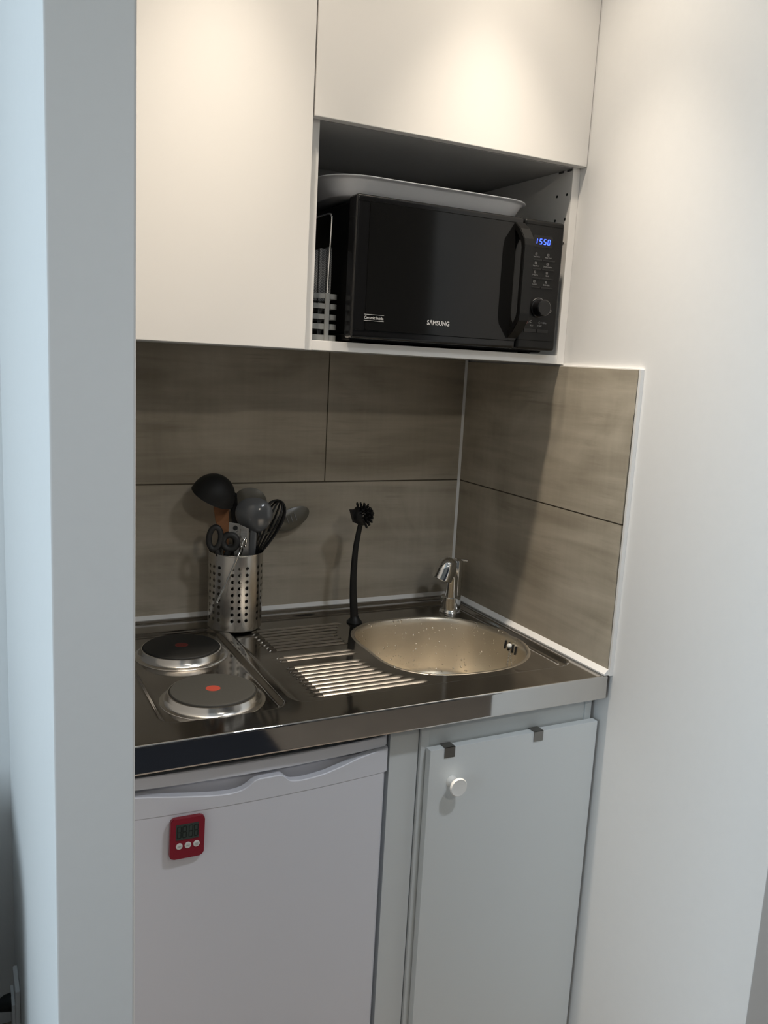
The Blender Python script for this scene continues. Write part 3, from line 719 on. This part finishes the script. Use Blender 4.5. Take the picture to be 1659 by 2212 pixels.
# ------------------------------------------------------------------ utensil holder: perforated steel cylinder
HC = Vector((-.598, -.0725, ZS)); HRad = .0583; HB, HT = .901, 1.0655
uh = thing('utensil_holder', HC, 'perforated stainless steel utensil holder full of tools behind the hotplates', 'holder')
def holder_shell(rad, flip):
    t = bmesh.new(); ncell = 24; dA = 2 * PI / ncell; view = math.atan2(-1.747, -.54)
    nrow = 9; z0, z1 = .9170, 1.0457; dz = (z1 - z0) / nrow
    rh = .0038; cache = {}
    def v(u, z):
        k = (round(u, 6), round(z, 6))
        if k not in cache:
            a = view + u; cache[k] = t.verts.new((HC.x + rad * math.cos(a), HC.y + rad * math.sin(a), z))
        return cache[k]
    sub = 4
    for c in range(ncell):
        ua = (c - .5) * dA + math.radians(9.7); ub = ua + dA; uc = (ua + ub) / 2
        us = [ua + dA * i / sub for i in range(sub + 1)]
        hole = (c % 4) in (0, 1, 3)
        for (za, zb_, st) in ((HB, z0, 2), (z1, HT, 2)):
            zz = np.linspace(za, zb_, st + 1)
            for i in range(sub):
                for j in range(st): t.faces.new((v(us[i], zz[j]), v(us[i + 1], zz[j]), v(us[i + 1], zz[j + 1]), v(us[i], zz[j + 1])))
        for r in range(nrow):
            za = z0 + r * dz; zs_ = [za + dz * q / 4 for q in range(5)]; zc_ = za + dz / 2
            if not hole:
                for i in range(4):
                    for j in range(4): t.faces.new((v(us[i], zs_[j]), v(us[i + 1], zs_[j]), v(us[i + 1], zs_[j + 1]), v(us[i], zs_[j + 1])))
                continue
            border = [(u, za) for u in us] + [(ub, z) for z in zs_[1:]] + [(u, za + dz) for u in us[::-1][1:]] + [(ua, z) for z in zs_[::-1][1:-1]]
            m = len(border); inner_ = []
            for (u, z) in border:
                a = math.atan2((z - zc_), (u - uc) * rad); inner_.append(v(uc + rh * math.cos(a) / rad, zc_ + rh * math.sin(a)))
            ou = [v(*p) for p in border]
            for i in range(m): t.faces.new((ou[i], ou[(i + 1) % m], inner_[(i + 1) % m], inner_[i]))
    if flip: bmesh.ops.reverse_faces(t, faces=t.faces[:])
    return t
t = holder_shell(HRad, False); merge(t, holder_shell(HRad - .0007, True)); sh_ = obj_bm('cylinder', t, M['steel_holder'], uh, None, recalc=False)
me = sh_.data; nrm = []
for v in me.vertices:
    d = Vector((v.co.x - HC.x, v.co.y - HC.y, 0)); n_ = d.normalized(); nrm.append(tuple(n_ if d.length > HRad - .0003 else -n_))
me.normals_split_custom_set_from_vertices(nrm)
bm = bmesh.new(); lathe(bm, [(HRad + .0002, HT - .0012), (HRad + .0008, HT - .0004), (HRad + .0006, HT + .0008), (HRad - .0006, HT + .0012), (HRad - .0013, HT), (HRad - .001, HT - .0012)], 96, Matrix.Translation((HC.x, HC.y, 0))); obj_bm('rim', bm, M['steel_bright'], uh, 60)
bm = bmesh.new(); lathe(bm, [(0, .8955), (.050, .8955), (.0555, .8975), (.0580, .9005), (.0580, .9025), (.056, .9035), (0, .9035)], 72, Matrix.Translation((HC.x, HC.y, 0))); obj_bm('bottom', bm, M['steel_holder'], uh, 40)
bm = bmesh.new(); lathe(bm, [(0, 0), (.044, 0), (.046, .0015), (.044, .003), (0, .003)], 60, Matrix.Translation((HC.x, HC.y, ZS))); obj_bm('foot_ring', bm, M['mw_matt'], uh)

def handle_strip(bm, top, bot, w, d, mid=None):
    pts = [top] + ([mid] if mid else []) + [bot]
    P = smooth_path(pts, 6) if mid else [Vector(top).lerp(Vector(bot), i / 6) for i in range(7)]
    tube(bm, P, w / 2, 14, False, d / w)
# black ladle
ld = thing('ladle', (-.590, -.060, .905), 'black ladle with a deep round bowl, tallest tool in the steel holder', 'ladle')
cR = Vector((.8934, -.4462, .0532)); cU = Vector((.0312, .1796, .9832)); cF = Vector((.4483, .8767, -.1744))
ln = (cR * -.49 + cU * -.82 + cF * .27).normalized()
lc = Vector((-.6505, -.068, 1.1830)) + cU * .002
prof = []
RL = .0465
for a in np.linspace(0, PI / 2, 12): prof.append((RL * math.sin(a), -RL * 1.06 * math.cos(a)))
prof += [(RL + .001, .0015), (RL - .0015, .0015)]
for a in np.linspace(PI / 2, 0, 12): prof.append(((RL - .002) * math.sin(a), -(RL * 1.06 - .002) * math.cos(a)))
bm = bmesh.new(); lathe(bm, prof, 44, axis_mx(lc, ln)); obj_bm('bowl', bm, M['black'], ld, 60)
bm = bmesh.new()
P = smooth_path([lc + cR * .040 + cU * .004, Vector((-.6035, -.066, 1.1640)), Vector((-.5995, -.066, 1.125)), Vector((-.595, -.064, 1.06)), Vector((-.592, -.060, .908))], 7)
tube(bm, P, [.0115 - .004 * min(1, i / 10) for i in range(len(P))], 14, False, .55); obj_bm('handle', bm, M['black'], ld)
# wooden spatula behind the ladle
ws = thing('wooden_spatula', (-.615, -.045, .905), 'reddish wooden spatula below the black ladle bowl', 'spatula')
bm = bmesh.new(); prism(bm, [(-.6440, 1.178), (-.6420, 1.150), (-.6385, 1.128), (-.6300, 1.108), (-.6215, 1.085), (-.6195, 1.06), (-.6180, .908), (-.6080, .908), (-.6090, 1.06), (-.6100, 1.09), (-.6095, 1.12), (-.6090, 1.1530), (-.6105, 1.1590), (-.6150, 1.165)], 1, -.0545, -.0485, .0012); obj_bm('blade', bm, M['wood'], ws)
# glossy grey spoon, back towards the room
def spoon(name, label, c, rx, rz, mat, neck, bot, dep=.012, tilt=None, w=.0165, slots=False, cat='spoon', hd=None, via=None):
    o = thing(name, bot, label, cat)
    bm = bmesh.new(); t = bmesh.new(); nr, na_ = 9, 40; rings = []
    for side in (1, -1):
        for i in range(nr + 1):
            q = i / nr if side == 1 else 1 - i / nr
            z = -dep * (1 - q * q) + (.0 if side == 1 else .0024)
            if q == 0: rings.append([t.verts.new((0, z, 0))]); continue
            rings.append([t.verts.new((q * rx * math.cos(2 * PI * k / na_), z, q * rz * math.sin(2 * PI * k / na_) * (1 - .10 * math.sin(2 * PI * k / na_)))) for k in range(na_)])
    for A_, B_ in zip(rings, rings[1:]):
        for k in range(na_):
            j = (k + 1) % na_
            if len(A_) == 1: t.faces.new((A_[0], B_[k], B_[j]))
            elif len(B_) == 1: t.faces.new((A_[k], B_[0], A_[j]))
            else: t.faces.new((A_[k], B_[k], B_[j], A_[j]))
    merge(bm, t, Matrix.Translation(Vector(c)) @ (tilt or Matrix.Identity(4)))
    b = obj_bm('bowl', bm, mat, o, 60)
    bm = bmesh.new()
    P = smooth_path([Vector(neck).lerp(Vector(c), .45), neck, via or Vector(neck).lerp(Vector(bot), .4), bot], 7)
    tube(bm, P, w / 2, 14, False, .5); obj_bm('handle', bm, hd or mat, o)
    if slots:
        bm = bmesh.new()
        for k in (-1, 0, 1):
            u = Matrix.Translation(Vector(c)) @ (tilt or Matrix.Identity(4))
            p = [u @ Vector((k * .010, -dep * .92 - .0006, -.009)), u @ Vector((k * .010, -dep * .97 - .0006, .009))]
            tube(bm, p, .0010, 8)
        obj_bm('slots', bm, M['tile_shadow'] if 'tile_shadow' in M else M['print_dim'], b)
    return o
Rz = lambda d: Matrix.Rotation(math.radians(d), 4, 'Z'); Ry = lambda d: Matrix.Rotation(math.radians(d), 4, 'Y'); Rx = lambda d: Matrix.Rotation(math.radians(d), 4, 'X')
spoon('serving_spoon', 'glossy grey plastic serving spoon facing the wall, in front of the whisk', (-.5675, -.0950, 1.1500), .0400, .0385, M['grey_plastic'], (-.5665, -.094, 1.113), (-.578, -.088, .908), .016, Rz(-24))
spoon('turner', 'dull grey-brown turner rising behind the grey spoon and ladle', (-.5570, -.0330, 1.1600), .0375, .040, M['olive_plastic'], (-.566, -.040, 1.12), (-.585, -.055, .908), .006, Rz(-20), cat='turner')
spoon('slotted_spoon', 'grey-brown slotted spoon leaning right, behind the whisk wires', (-.4570, -.0250, 1.1230), .0470, .0235, M['olive_plastic'], (-.506, -.036, 1.098), (-.580, -.064, .908), .006, Ry(-22), slots=True, w=.010, via=(-.5515, -.052, 1.066))
# whisk
wk = thing('whisk', (-.575, -.055, .905), 'black wire whisk leaning right out of the steel holder', 'whisk')
wa = Vector((-.5520, -.060, 1.045)); wb_ = Vector((-.4925, -.048, 1.168)); ax = (wb_ - wa).normalized(); LW = (wb_ - wa).length
s1 = ax.cross(Vector((0, 1, 0))).normalized(); s2 = ax.cross(s1).normalized()
for k in range(4):
    d = s1 * math.cos(k * PI / 4 + .2) + s2 * math.sin(k * PI / 4 + .2); pts = []
    for i in range(33):
        u = i / 32 * 2 * PI; lx = (1 - math.cos(u)) / 2
        rr = .0285 * math.sin(u) * (.42 + .58 * lx) * 1.15
        pts.append(wa + ax * LW * lx ** .9 + d * rr)
    bm = bmesh.new(); tube(bm, pts[:-1], .0023, 8, True); obj_bm('wire_loop', bm, M['black2'], wk)
bm = bmesh.new(); tube(bm, [wa + ax * .006, wa - ax * .03, Vector((-.574, -.062, .910))], [.005, .0065, .0065], 14); obj_bm('handle', bm, M['black'], wk)
# scissors
scs = thing('scissors', (-.635, -.100, .905), 'black-handled kitchen scissors standing handles up in the steel holder', 'scissors')
def loop(c, rx, rz, yaw, rad, mat, name, parent, tilt=0, dy=0):
    bm = bmesh.new(); mx = Matrix.Translation(Vector(c)) @ Rz(yaw) @ Ry(tilt)
    tube(bm, [mx @ Vector((rx * math.cos(2 * PI * i / 36), 0, rz * math.sin(2 * PI * i / 36))) for i in range(36)], rad, 12, True); return obj_bm(name, bm, mat, parent)
l1 = loop((-.6525, -.098, 1.1010), .0122, .0235, -20, .0062, M['scissor_black'], 'handle_loop', scs, 6)
l2 = loop((-.6225, -.108, 1.0935), .0150, .0155, -24, .0072, M['scissor_black'], 'handle_loop', scs, 0)
loop((-.6225, -.108, 1.0935), .0100, .0110, -24, .0018, M['caddy'], 'grip_lining', l2)
bm = bmesh.new(); tube(bm, [(-.6500, -.098, 1.080), (-.6420, -.099, 1.060), (-.636, -.099, 1.03)], [.0055, .0065, .006], 12); tube(bm, [(-.6255, -.107, 1.077), (-.630, -.102, 1.055), (-.635, -.100, 1.03)], [.006, .0065, .006], 12); obj_bm('shank', bm, M['scissor_black'], scs)
for s in (-1, 1):
    bm = bmesh.new(); prism(bm, [(-.640, 1.035), (-.630, 1.035), (-.633 + s * .001, .908), (-.636, .908)], 1, -.1005 + s * .0015 - .0008, -.1005 + s * .0015 + .0008); obj_bm('blade', bm, M['steel_bright'], scs)
# can opener
co = thing('can_opener', (-.598, -.106, .905), 'flat silver metal can opener between the scissors and grey spoon', 'opener')
def plate(poly, y0, y1, hole, name):
    bm = bmesh.new(); prism(bm, poly, 1, y0, y1, .0005); o = obj_bm(name, bm, M['tin'], co)
    if hole:
        bm = bmesh.new(); prism(bm, disc_poly(*hole, 24), 1, y0 - .0003, y0 + .0002); obj_bm('hole', bm, M['hole'], o)
    return o
plate([(-.6262, 1.1360), (-.6040, 1.1320), (-.6010, 1.1250), (-.6030, 1.1000), (-.6040, .915), (-.6130, .915), (-.6140, 1.10), (-.6265, 1.113)], -.1105, -.1085, (-.6125, 1.1235, .0052), 'jaw')
pl = plate([(-.6005, 1.1290), (-.5822, 1.1200), (-.5812, 1.065), (-.5850, .915), (-.5960, .915), (-.6010, 1.065)], -.1085, -.1065, (-.5905, 1.083, .0030), 'grip')
bm = bmesh.new(); lathe(bm, [(0, .004), (.0045, .004), (.0055, .003), (.0055, 0), (0, 0)], 16, axis_mx((-.5915, -.1085, 1.0950), (0, -1, 0))); obj_bm('gear', bm, M['tin'], co)
bm = bmesh.new(); 
for i in range(9): box(bm, -.5985, -.5865, -.1088, -.1084, 1.1020 + i * .0018, 1.1027 + i * .0018)
obj_bm('serration', bm, M['print_dim'], pl)
# thin rod hooked over the rim
rd = thing('metal_skewer', (-.6567, -.139, .9725), 'thin chrome skewer hooked over the front rim of the steel holder', 'skewer')
bm = bmesh.new(); tube(bm, smooth_path([(-.5915, -.1150, 1.0850), (-.5905, -.1165, 1.0960), (-.5925, -.1185, 1.1020), (-.5985, -.1220, 1.0960), (-.6030, -.1260, 1.0850), (-.6085, -.1330, 1.0765), (-.6160, -.1370, 1.0634), (-.636, -.1385, 1.018), (-.6567, -.1390, .9740)], 7), .0021, 10); obj_bm('shaft', bm, M['chrome'], rd)
bm = bmesh.new(); tube(bm, smooth_path([(-.6000, -.1130, 1.0640), (-.5985, -.1200, 1.0790), (-.6025, -.1255, 1.0850), (-.6105, -.1325, 1.0730)], 6), .0013, 8); obj_bm('hook', bm, M['chrome'], rd)
bm = bmesh.new(); lathe(bm, [(0, 0), (.0022, 0), (.0026, .0015), (.0020, .003), (0, .0035)], 12, axis_mx((-.6570, -.1390, .9720), (.43, 0, .9))); obj_bm('tip', bm, M['chrome'], rd)

# ------------------------------------------------------------------ under-counter fridge
fr = thing('refrigerator', (-.711, -.30, 0), 'white under-counter fridge with a scalloped door grip beneath the hotplates', 'fridge')
FX0, FX1 = -.960, -.4630
def bulge(x): return -.5705 - .0145 * (1 - ((x + .711) / .2485) ** 2)
xsf = [FX0 + (FX1 - FX0) * i / 60 for i in range(61)]
def bow_slab(name, x0, x1, zt, zb, thick, mat, parent, nz=1, off=0., n=80):
    """slab whose front bows out like the fridge; zt may be a function of x"""
    bm = bmesh.new(); X_ = [x0 + (x1 - x0) * i / n for i in range(n + 1)]
    f = zt if callable(zt) else (lambda x: zt)
    def yy(x):
        e = min(x - x0, x1 - x); r = .006
        return bulge(x) + off + (r - math.sqrt(max(0, r * r - (r - e) ** 2)) if e < r else 0)
    ft_, fb_ = [bm.verts.new((x, yy(x), f(x) - .0015)) for x in X_], [bm.verts.new((x, yy(x), zb)) for x in X_]
    fc = [bm.verts.new((x, yy(x) + .0015, f(x))) for x in X_]
    bt, bb = [bm.verts.new((x, bulge(x) + thick, f(x))) for x in X_], [bm.verts.new((x, bulge(x) + thick, zb)) for x in X_]
    for i in range(n):
        bm.faces.new((ft_[i], ft_[i + 1], fb_[i + 1], fb_[i])); bm.faces.new((fc[i], fc[i + 1], ft_[i + 1], ft_[i])); bm.faces.new((bt[i], bt[i + 1], fc[i + 1], fc[i])); bm.faces.new((bb[i], fb_[i], fb_[i + 1], bb[i + 1])); bm.faces.new((bt[i + 1], bt[i], bb[i], bb[i + 1]))
    bm.faces.new((ft_[0], fb_[0], bb[0], bt[0], fc[0])); bm.faces.new((ft_[-1], fc[-1], bt[-1], bb[-1], fb_[-1]))
    return obj_bm(name, bm, mat, parent, 40)
bx('cabinet', FX0 + .001, FX1 - .002, -.535, -.03, .02, .812, M['fridge'], fr, .004)
bow_slab('lid', FX0, FX1 + .0012, .8325, .8125, .06, M['fridge_plastic'], fr, off=.0075)
dtop = [(-.965, .8040), (-.9054, .8043), (-.8865, .8030), (-.8452, .7970), (-.8027, .7912), (-.7737, .7880), (-.7560, .7872), (-.7420, .7885), (-.7322, .7910), (-.7240, .7960), (-.7174, .8014), (-.7083, .8045), (-.6682, .8042), (-.6640, .8010), (-.6600, .7955), (-.6520, .7900), (-.6328, .7876), (-.6100, .7885), (-.5874, .7908), (-.5545, .7978), (-.5211, .8060), (-.4867, .8100), (-.46, .8112)]
def dz(x):
    return float(np.interp(x, [p[0] for p in dtop], [p[1] for p in dtop]))
# smooth it a little
def dzs(x): return sum(dz(x + k * .0012) for k in range(-3, 4)) / 7
fd = bow_slab('door', FX0, FX1 - .0035, .7672, .06, .034, M['fridge'], fr, off=.0012)
bow_slab('door_grip', FX0, FX1, dzs, .7676, .014, M['fridge_plastic'], fd, n=240)
bow_slab('grip_recess', FX0 + .002, FX1 - .003, .8080, .7676, .040, M['fridge_plastic'], fd, off=.027)
bx('door_seal', FX0 + .006, FX1 - .006, -.5415, -.5350, .07, .806, M['seal'], fr)
bx('plinth', FX0 + .01, FX1 - .01, -.51, -.49, .0, .06, M['seal'], fr)

# magnetic timer
YT = -.5905
tm = thing('kitchen_timer', (-.826, YT, .728), 'small red digital kitchen timer stuck to the white fridge door', 'timer')
rt_ = Matrix.Translation((-.8265, 0, .7290)) @ Ry(1.2) @ Matrix.Translation((.8265, 0, -.7290))
tx0, tx1, tz0, tz1 = -.8535, -.7992, .6948, .7632
ymid = bulge(-.8265) - .0008
bm = bmesh.new(); prism(bm, rrect(tx0, tx1, tz0, tz1, .0065), 1, ymid - .0085, ymid - .0008, .0012); bm.transform(rt_); tb = obj_bm('case', bm, M['red'], tm)
bm = bmesh.new(); prism(bm, rrect(tx0 + .004, tx1 - .004, tz0 + .004, tz1 - .004, .004), 1, ymid - .0009, ymid + .0012); bm.transform(rt_); obj_bm('magnet', bm, M['seal'], tm)
ty = ymid - .0085
bm = bmesh.new(); prism(bm, rrect(-.8448, -.8087, .7272, .7535, .0008), 1, ty - .0004, ty + .001); bm.transform(rt_); lcd = obj_bm('screen', bm, M['lcd'], tb)
bm = bmesh.new()
for i, x in enumerate((-.8432, -.8348, -.8248, -.8164)): digit(bm, '8', x, .7302, .0068, .0205, .0011, ty - .0008, ty - .0003)
bm.transform(rt_); obj_bm('segments', bm, M['lcd_ink'], lcd)
for x, s in ((-.8391, ('MIN',)), (-.8254, ('SEC',)), (-.8117, ('START', 'STOP'))):
    bm = bmesh.new(); lathe(bm, [(0, .0016), (.0045, .0016), (.0052, .001), (.0052, 0), (0, 0)], 28, axis_mx((x, ty, .7168), (0, -1, 0))); bm.transform(rt_); bt_ = obj_bm('button', bm, M['button'], tb)
    for j, w in enumerate(s):
        wd = .0054 if len(s) == 1 else .0050
        o = lettering('lettering', w, x - wd / 2, .7168 - .0011 + (.0011 - j * .0024 if len(s) > 1 else 0), ty - .0018, .0022 if len(s) == 1 else .0017, M['ink'], bt_, wd)
        o.data.transform(rt_)
bm = bmesh.new(); box(bm, -.8440, -.8090, ty - .0003, ty + .0005, .7256, .7262); bm.transform(rt_); obj_bm('screen_edge', bm, M['red_dark'], tb)

# ------------------------------------------------------------------ filler panel and base cabinet under the sink
fp = bx('filler_panel', -.4560, -.3975, -.560, -.03, 0, .851, M['lacq_cool'], None, .001)
tag(fp, 'narrow white upright panel between the fridge and the sink cabinet', 'panel')
bc = thing('base_cabinet', (-.195, -.30, 0), 'white sink base cabinet with a round white knob, right of the fridge', 'cabinet')
bx('side_panel', -.3955, -.3795, -.5660, -.03, 0, .851, M['lacq_cool'], bc, .0008)
bx('side_panel', -.0195, -.0035, -.5660, -.03, 0, .851, M['lacq_cool'], bc, .0008)
bx('top_rail', -.3795, -.0195, -.5635, -.5475, .76, .851, M['lacq_cool'], bc, .0005)
bx('back_panel', -.3795, -.0195, -.04, -.032, .0, .70, M['lacq_cool'], bc)
bx('plinth', -.3795, -.0195, -.52, -.504, 0, .09, M['lacq_cool'], bc)
bd = bx('door', -.3860, -.0005, -.5850, -.5685, .095, .7990, M['lacq_cool'], bc, .0010)
bm = bmesh.new()
lathe(bm, [(0, -.0005), (.0105, -.0005), (.0108, .001), (.0085, .0045), (.0075, .010), (.0085, .015), (.0150, .0205), (.0172, .0235), (.0175, .0265), (.0160, .0285), (.0125, .0278), (0, .0282)], 40, axis_mx((-.3375, -.585, .7320), (.0, -1, .0))); obj_bm('knob', bm, M['knob'], bd, 45)
def hook(x0, x1, lab):
    o = thing('over_door_hook', ((x0 + x1) / 2, -.585, .7995), lab, 'hook', 'metal hooks over the cabinet door')
    bm = bmesh.new(); box(bm, x0, x1, -.5866, -.5854, .7800, .8006, .0003); obj_bm('front_tab', bm, M['clip'], o)
    bm = bmesh.new(); box(bm, x0, x1, -.5866, -.5668, .7994, .8006, .0003); obj_bm('top_tab', bm, M['clip'], o)
    bm = bmesh.new(); box(bm, x0, x1, -.5680, -.5668, .7860, .8006, .0003); obj_bm('rear_tab', bm, M['clip'], o)
hook(-.3565, -.3345, 'dark metal clip over the cabinet door top, above the white knob')
hook(-.1570, -.1355, 'dark metal clip over the cabinet door top, near the right wall')

# ------------------------------------------------------------------ socket on the far end of the partition's left face
XP = -1.0515
sk = thing('wall_socket', (XP, -.13, .14), 'white wall socket low on the left face of the partition', 'socket')
bm = bmesh.new(); box(bm, XP - .010, XP - .0002, -.175, -.092, .095, .212, .003); obj_bm('plate', bm, M['socket'], sk)
bm = bmesh.new(); box(bm, XP - .016, XP - .009, -.165, -.102, .104, .176, .002); obj_bm('insert', bm, M['socket'], sk)
pg = thing('power_plug', (XP - .016, -.13, .155), 'black power plug pushed into the wall socket at the left edge', 'plug')
bm = bmesh.new(); tube(bm, [(XP - .0155, -.13, .158), (XP - .026, -.13, .158), (XP - .042, -.13, .155), (XP - .062, -.13, .152)], [.018, .0165, .011, .0055], 18); obj_bm('body', bm, M['black'], pg)
bm = bmesh.new(); tube(bm, smooth_path([(XP - .060, -.13, .152), (XP - .10, -.13, .145), (XP - .15, -.135, .09), (XP - .19, -.14, .004), (XP - .4, -.2, .004)], 6), .0035, 10); obj_bm('cord', bm, M['black'], pg)

# ------------------------------------------------------------------ unseen low unit added to shade the wall left of the partition
sdb = thing('shade_sideboard', (-1.65, -.25, 0), 'unseen dark grey low unit added beyond the partition to shade its socket', 'shade_sideboard')
M['dark_wood'] = plain('dark_grey_wood', (.05, .05, .048), .5, noise=.2, nscale=20)
bx('top', -2.06, -1.245, -.465, -.03, .60, .625, M['dark_wood'], sdb, .003)
bx('body', -2.04, -1.262, -.440, -.035, .10, .60, M['dark_wood'], sdb, .002)
for x0, x1, xk in ((-2.035, -1.655, -1.69), (-1.648, -1.267, -1.61)):
    dd = bx('door', x0, x1, -.459, -.441, .11, .59, M['dark_wood'], sdb, .002)
    bm = bmesh.new(); lathe(bm, [(0, .018), (.008, .018), (.010, .014), (.005, .004), (.006, 0), (0, 0)], 20, axis_mx((xk, -.459, .40), (0, -1, 0))); obj_bm('knob', bm, M['chrome'], dd)
for x in (-2.0, -1.30):
    for y in (-.41, -.07):
        bm = bmesh.new(); tube(bm, [(x, y, .105), (x, y, 0)], [.02, .013], 14); obj_bm('leg', bm, M['dark_wood'], sdb)

# ------------------------------------------------------------------ lights
def downlight(x, y, lab, energy, size, blend, col, rad=.022):
    o = thing('ceiling_downlight', (x, y, R['z1']), lab, 'light', 'recessed ceiling downlights')
    bm = bmesh.new(); lathe(bm, [(.047, 0), (.046, -.004), (.036, -.005), (.034, -.002), (.034, 0)], 40, Matrix.Translation((x, y, R['z1']))); obj_bm('ring', bm, M['white_metal'], o)
    bm = bmesh.new(); lathe(bm, [(0, -.0015), (.033, -.0015), (.033, -.0005), (0, -.0005)], 32, Matrix.Translation((x, y, R['z1']))); obj_bm('lens', bm, M['led'], o)
    ld_ = bpy.data.lights.new('downlight_beam', 'SPOT'); ld_.energy = energy; ld_.spot_size = math.radians(size); ld_.spot_blend = blend; ld_.color = col; ld_.shadow_soft_size = rad
    l = bpy.data.objects.new('downlight_beam', ld_); COL.objects.link(l); l.location = (x, y, R['z1'] - .006); adopt(l, o)
    return l
WARM = (1., .87, .71)
def spill(l, e):
    """the lamp's weaker wide lobe around its narrow beam"""
    d = bpy.data.lights.new('downlight_spill', 'SPOT'); d.energy = e; d.spot_size = math.radians(118); d.spot_blend = 1.; d.color = l.data.color; d.shadow_soft_size = .022
    o = bpy.data.objects.new('downlight_spill', d); COL.objects.link(o); o.parent = l.parent; o.location = l.location
b1 = downlight(-.245, -.585, 'recessed warm ceiling downlight over the microwave cabinet', 55, 60, 1., WARM); spill(b1, 17)
b2 = downlight(-.745, -.585, 'recessed warm ceiling downlight over the left wall cabinet', 52, 56, 1., WARM); spill(b2, 16)
downlight(-.15, -1.55, 'recessed ceiling downlight in the room, nearest the right wall end', 76, 130, 1., (.94, 1., 1.08), .09)
downlight(-.55, -2.95, 'added fill downlight deep in the room, farthest from the niche', 38, 172, .15, (1., .93, .80), .06)  # unseen fill lamp added to lift the dark tiles and front faces
def area(name, loc, rot, sx, sy, e, col):
    l = bpy.data.lights.new(name, 'AREA'); l.shape = 'RECTANGLE'; l.size = sx; l.size_y = sy; l.energy = e; l.color = col
    o = bpy.data.objects.new(name, l); COL.objects.link(o); o.location = loc; o.rotation_euler = rot; return o
area('daylight_through_window', (X0 + .02, (WY0 + WY1) / 2, (WZ0 + WZ1) / 2), (0, math.radians(-90), 0), WZ1 - WZ0 - .1, WY1 - WY0 - .1, 44, (.70, .87, 1.))
w = bpy.data.worlds.new('sky'); SC.world = w; w.use_nodes = True
bg = w.node_tree.nodes['Background']
sky = w.node_tree.nodes.new('ShaderNodeTexSky'); sky.sky_type = 'HOSEK_WILKIE'; sky.turbidity = 4; sky.sun_direction = (.3, -.5, .8)
w.node_tree.links.new(sky.outputs[0], bg.inputs['Color']); bg.inputs['Strength'].default_value = .6

# ------------------------------------------------------------------ camera
cd = bpy.data.cameras.new('camera'); cam = bpy.data.objects.new('camera', cd); COL.objects.link(cam)
cd.sensor_fit = 'VERTICAL'; cd.sensor_height = 24.; cd.lens = 24. * 1845.77 / 2212
fwv = Vector((.44826349, .87672831, -.17437694)); rtv = Vector((.89335746, -.4461888, .05317895)); upv = Vector((.03118155, .17961913, .98324192))
cam.matrix_world = Matrix(((rtv.x, upv.x, -fwv.x, -1.13792762), (rtv.y, upv.y, -fwv.y, -1.82031725), (rtv.z, upv.z, -fwv.z, 1.48668317), (0, 0, 0, 1)))
cd.clip_start = .02
SC.camera = cam

vs = SC.view_settings; vs.view_transform = 'Standard'; vs.look = 'None'; vs.exposure = 0.; vs.gamma = 1.; vs.use_curve_mapping = False
SC.display_settings.display_device = 'sRGB'
cy = SC.cycles; cy.use_denoising = True; cy.max_bounces = 10; cy.diffuse_bounces = 5; cy.glossy_bounces = 6; cy.caustics_reflective = False; cy.sample_clamp_indirect = 6.; cy.blur_glossy = .5
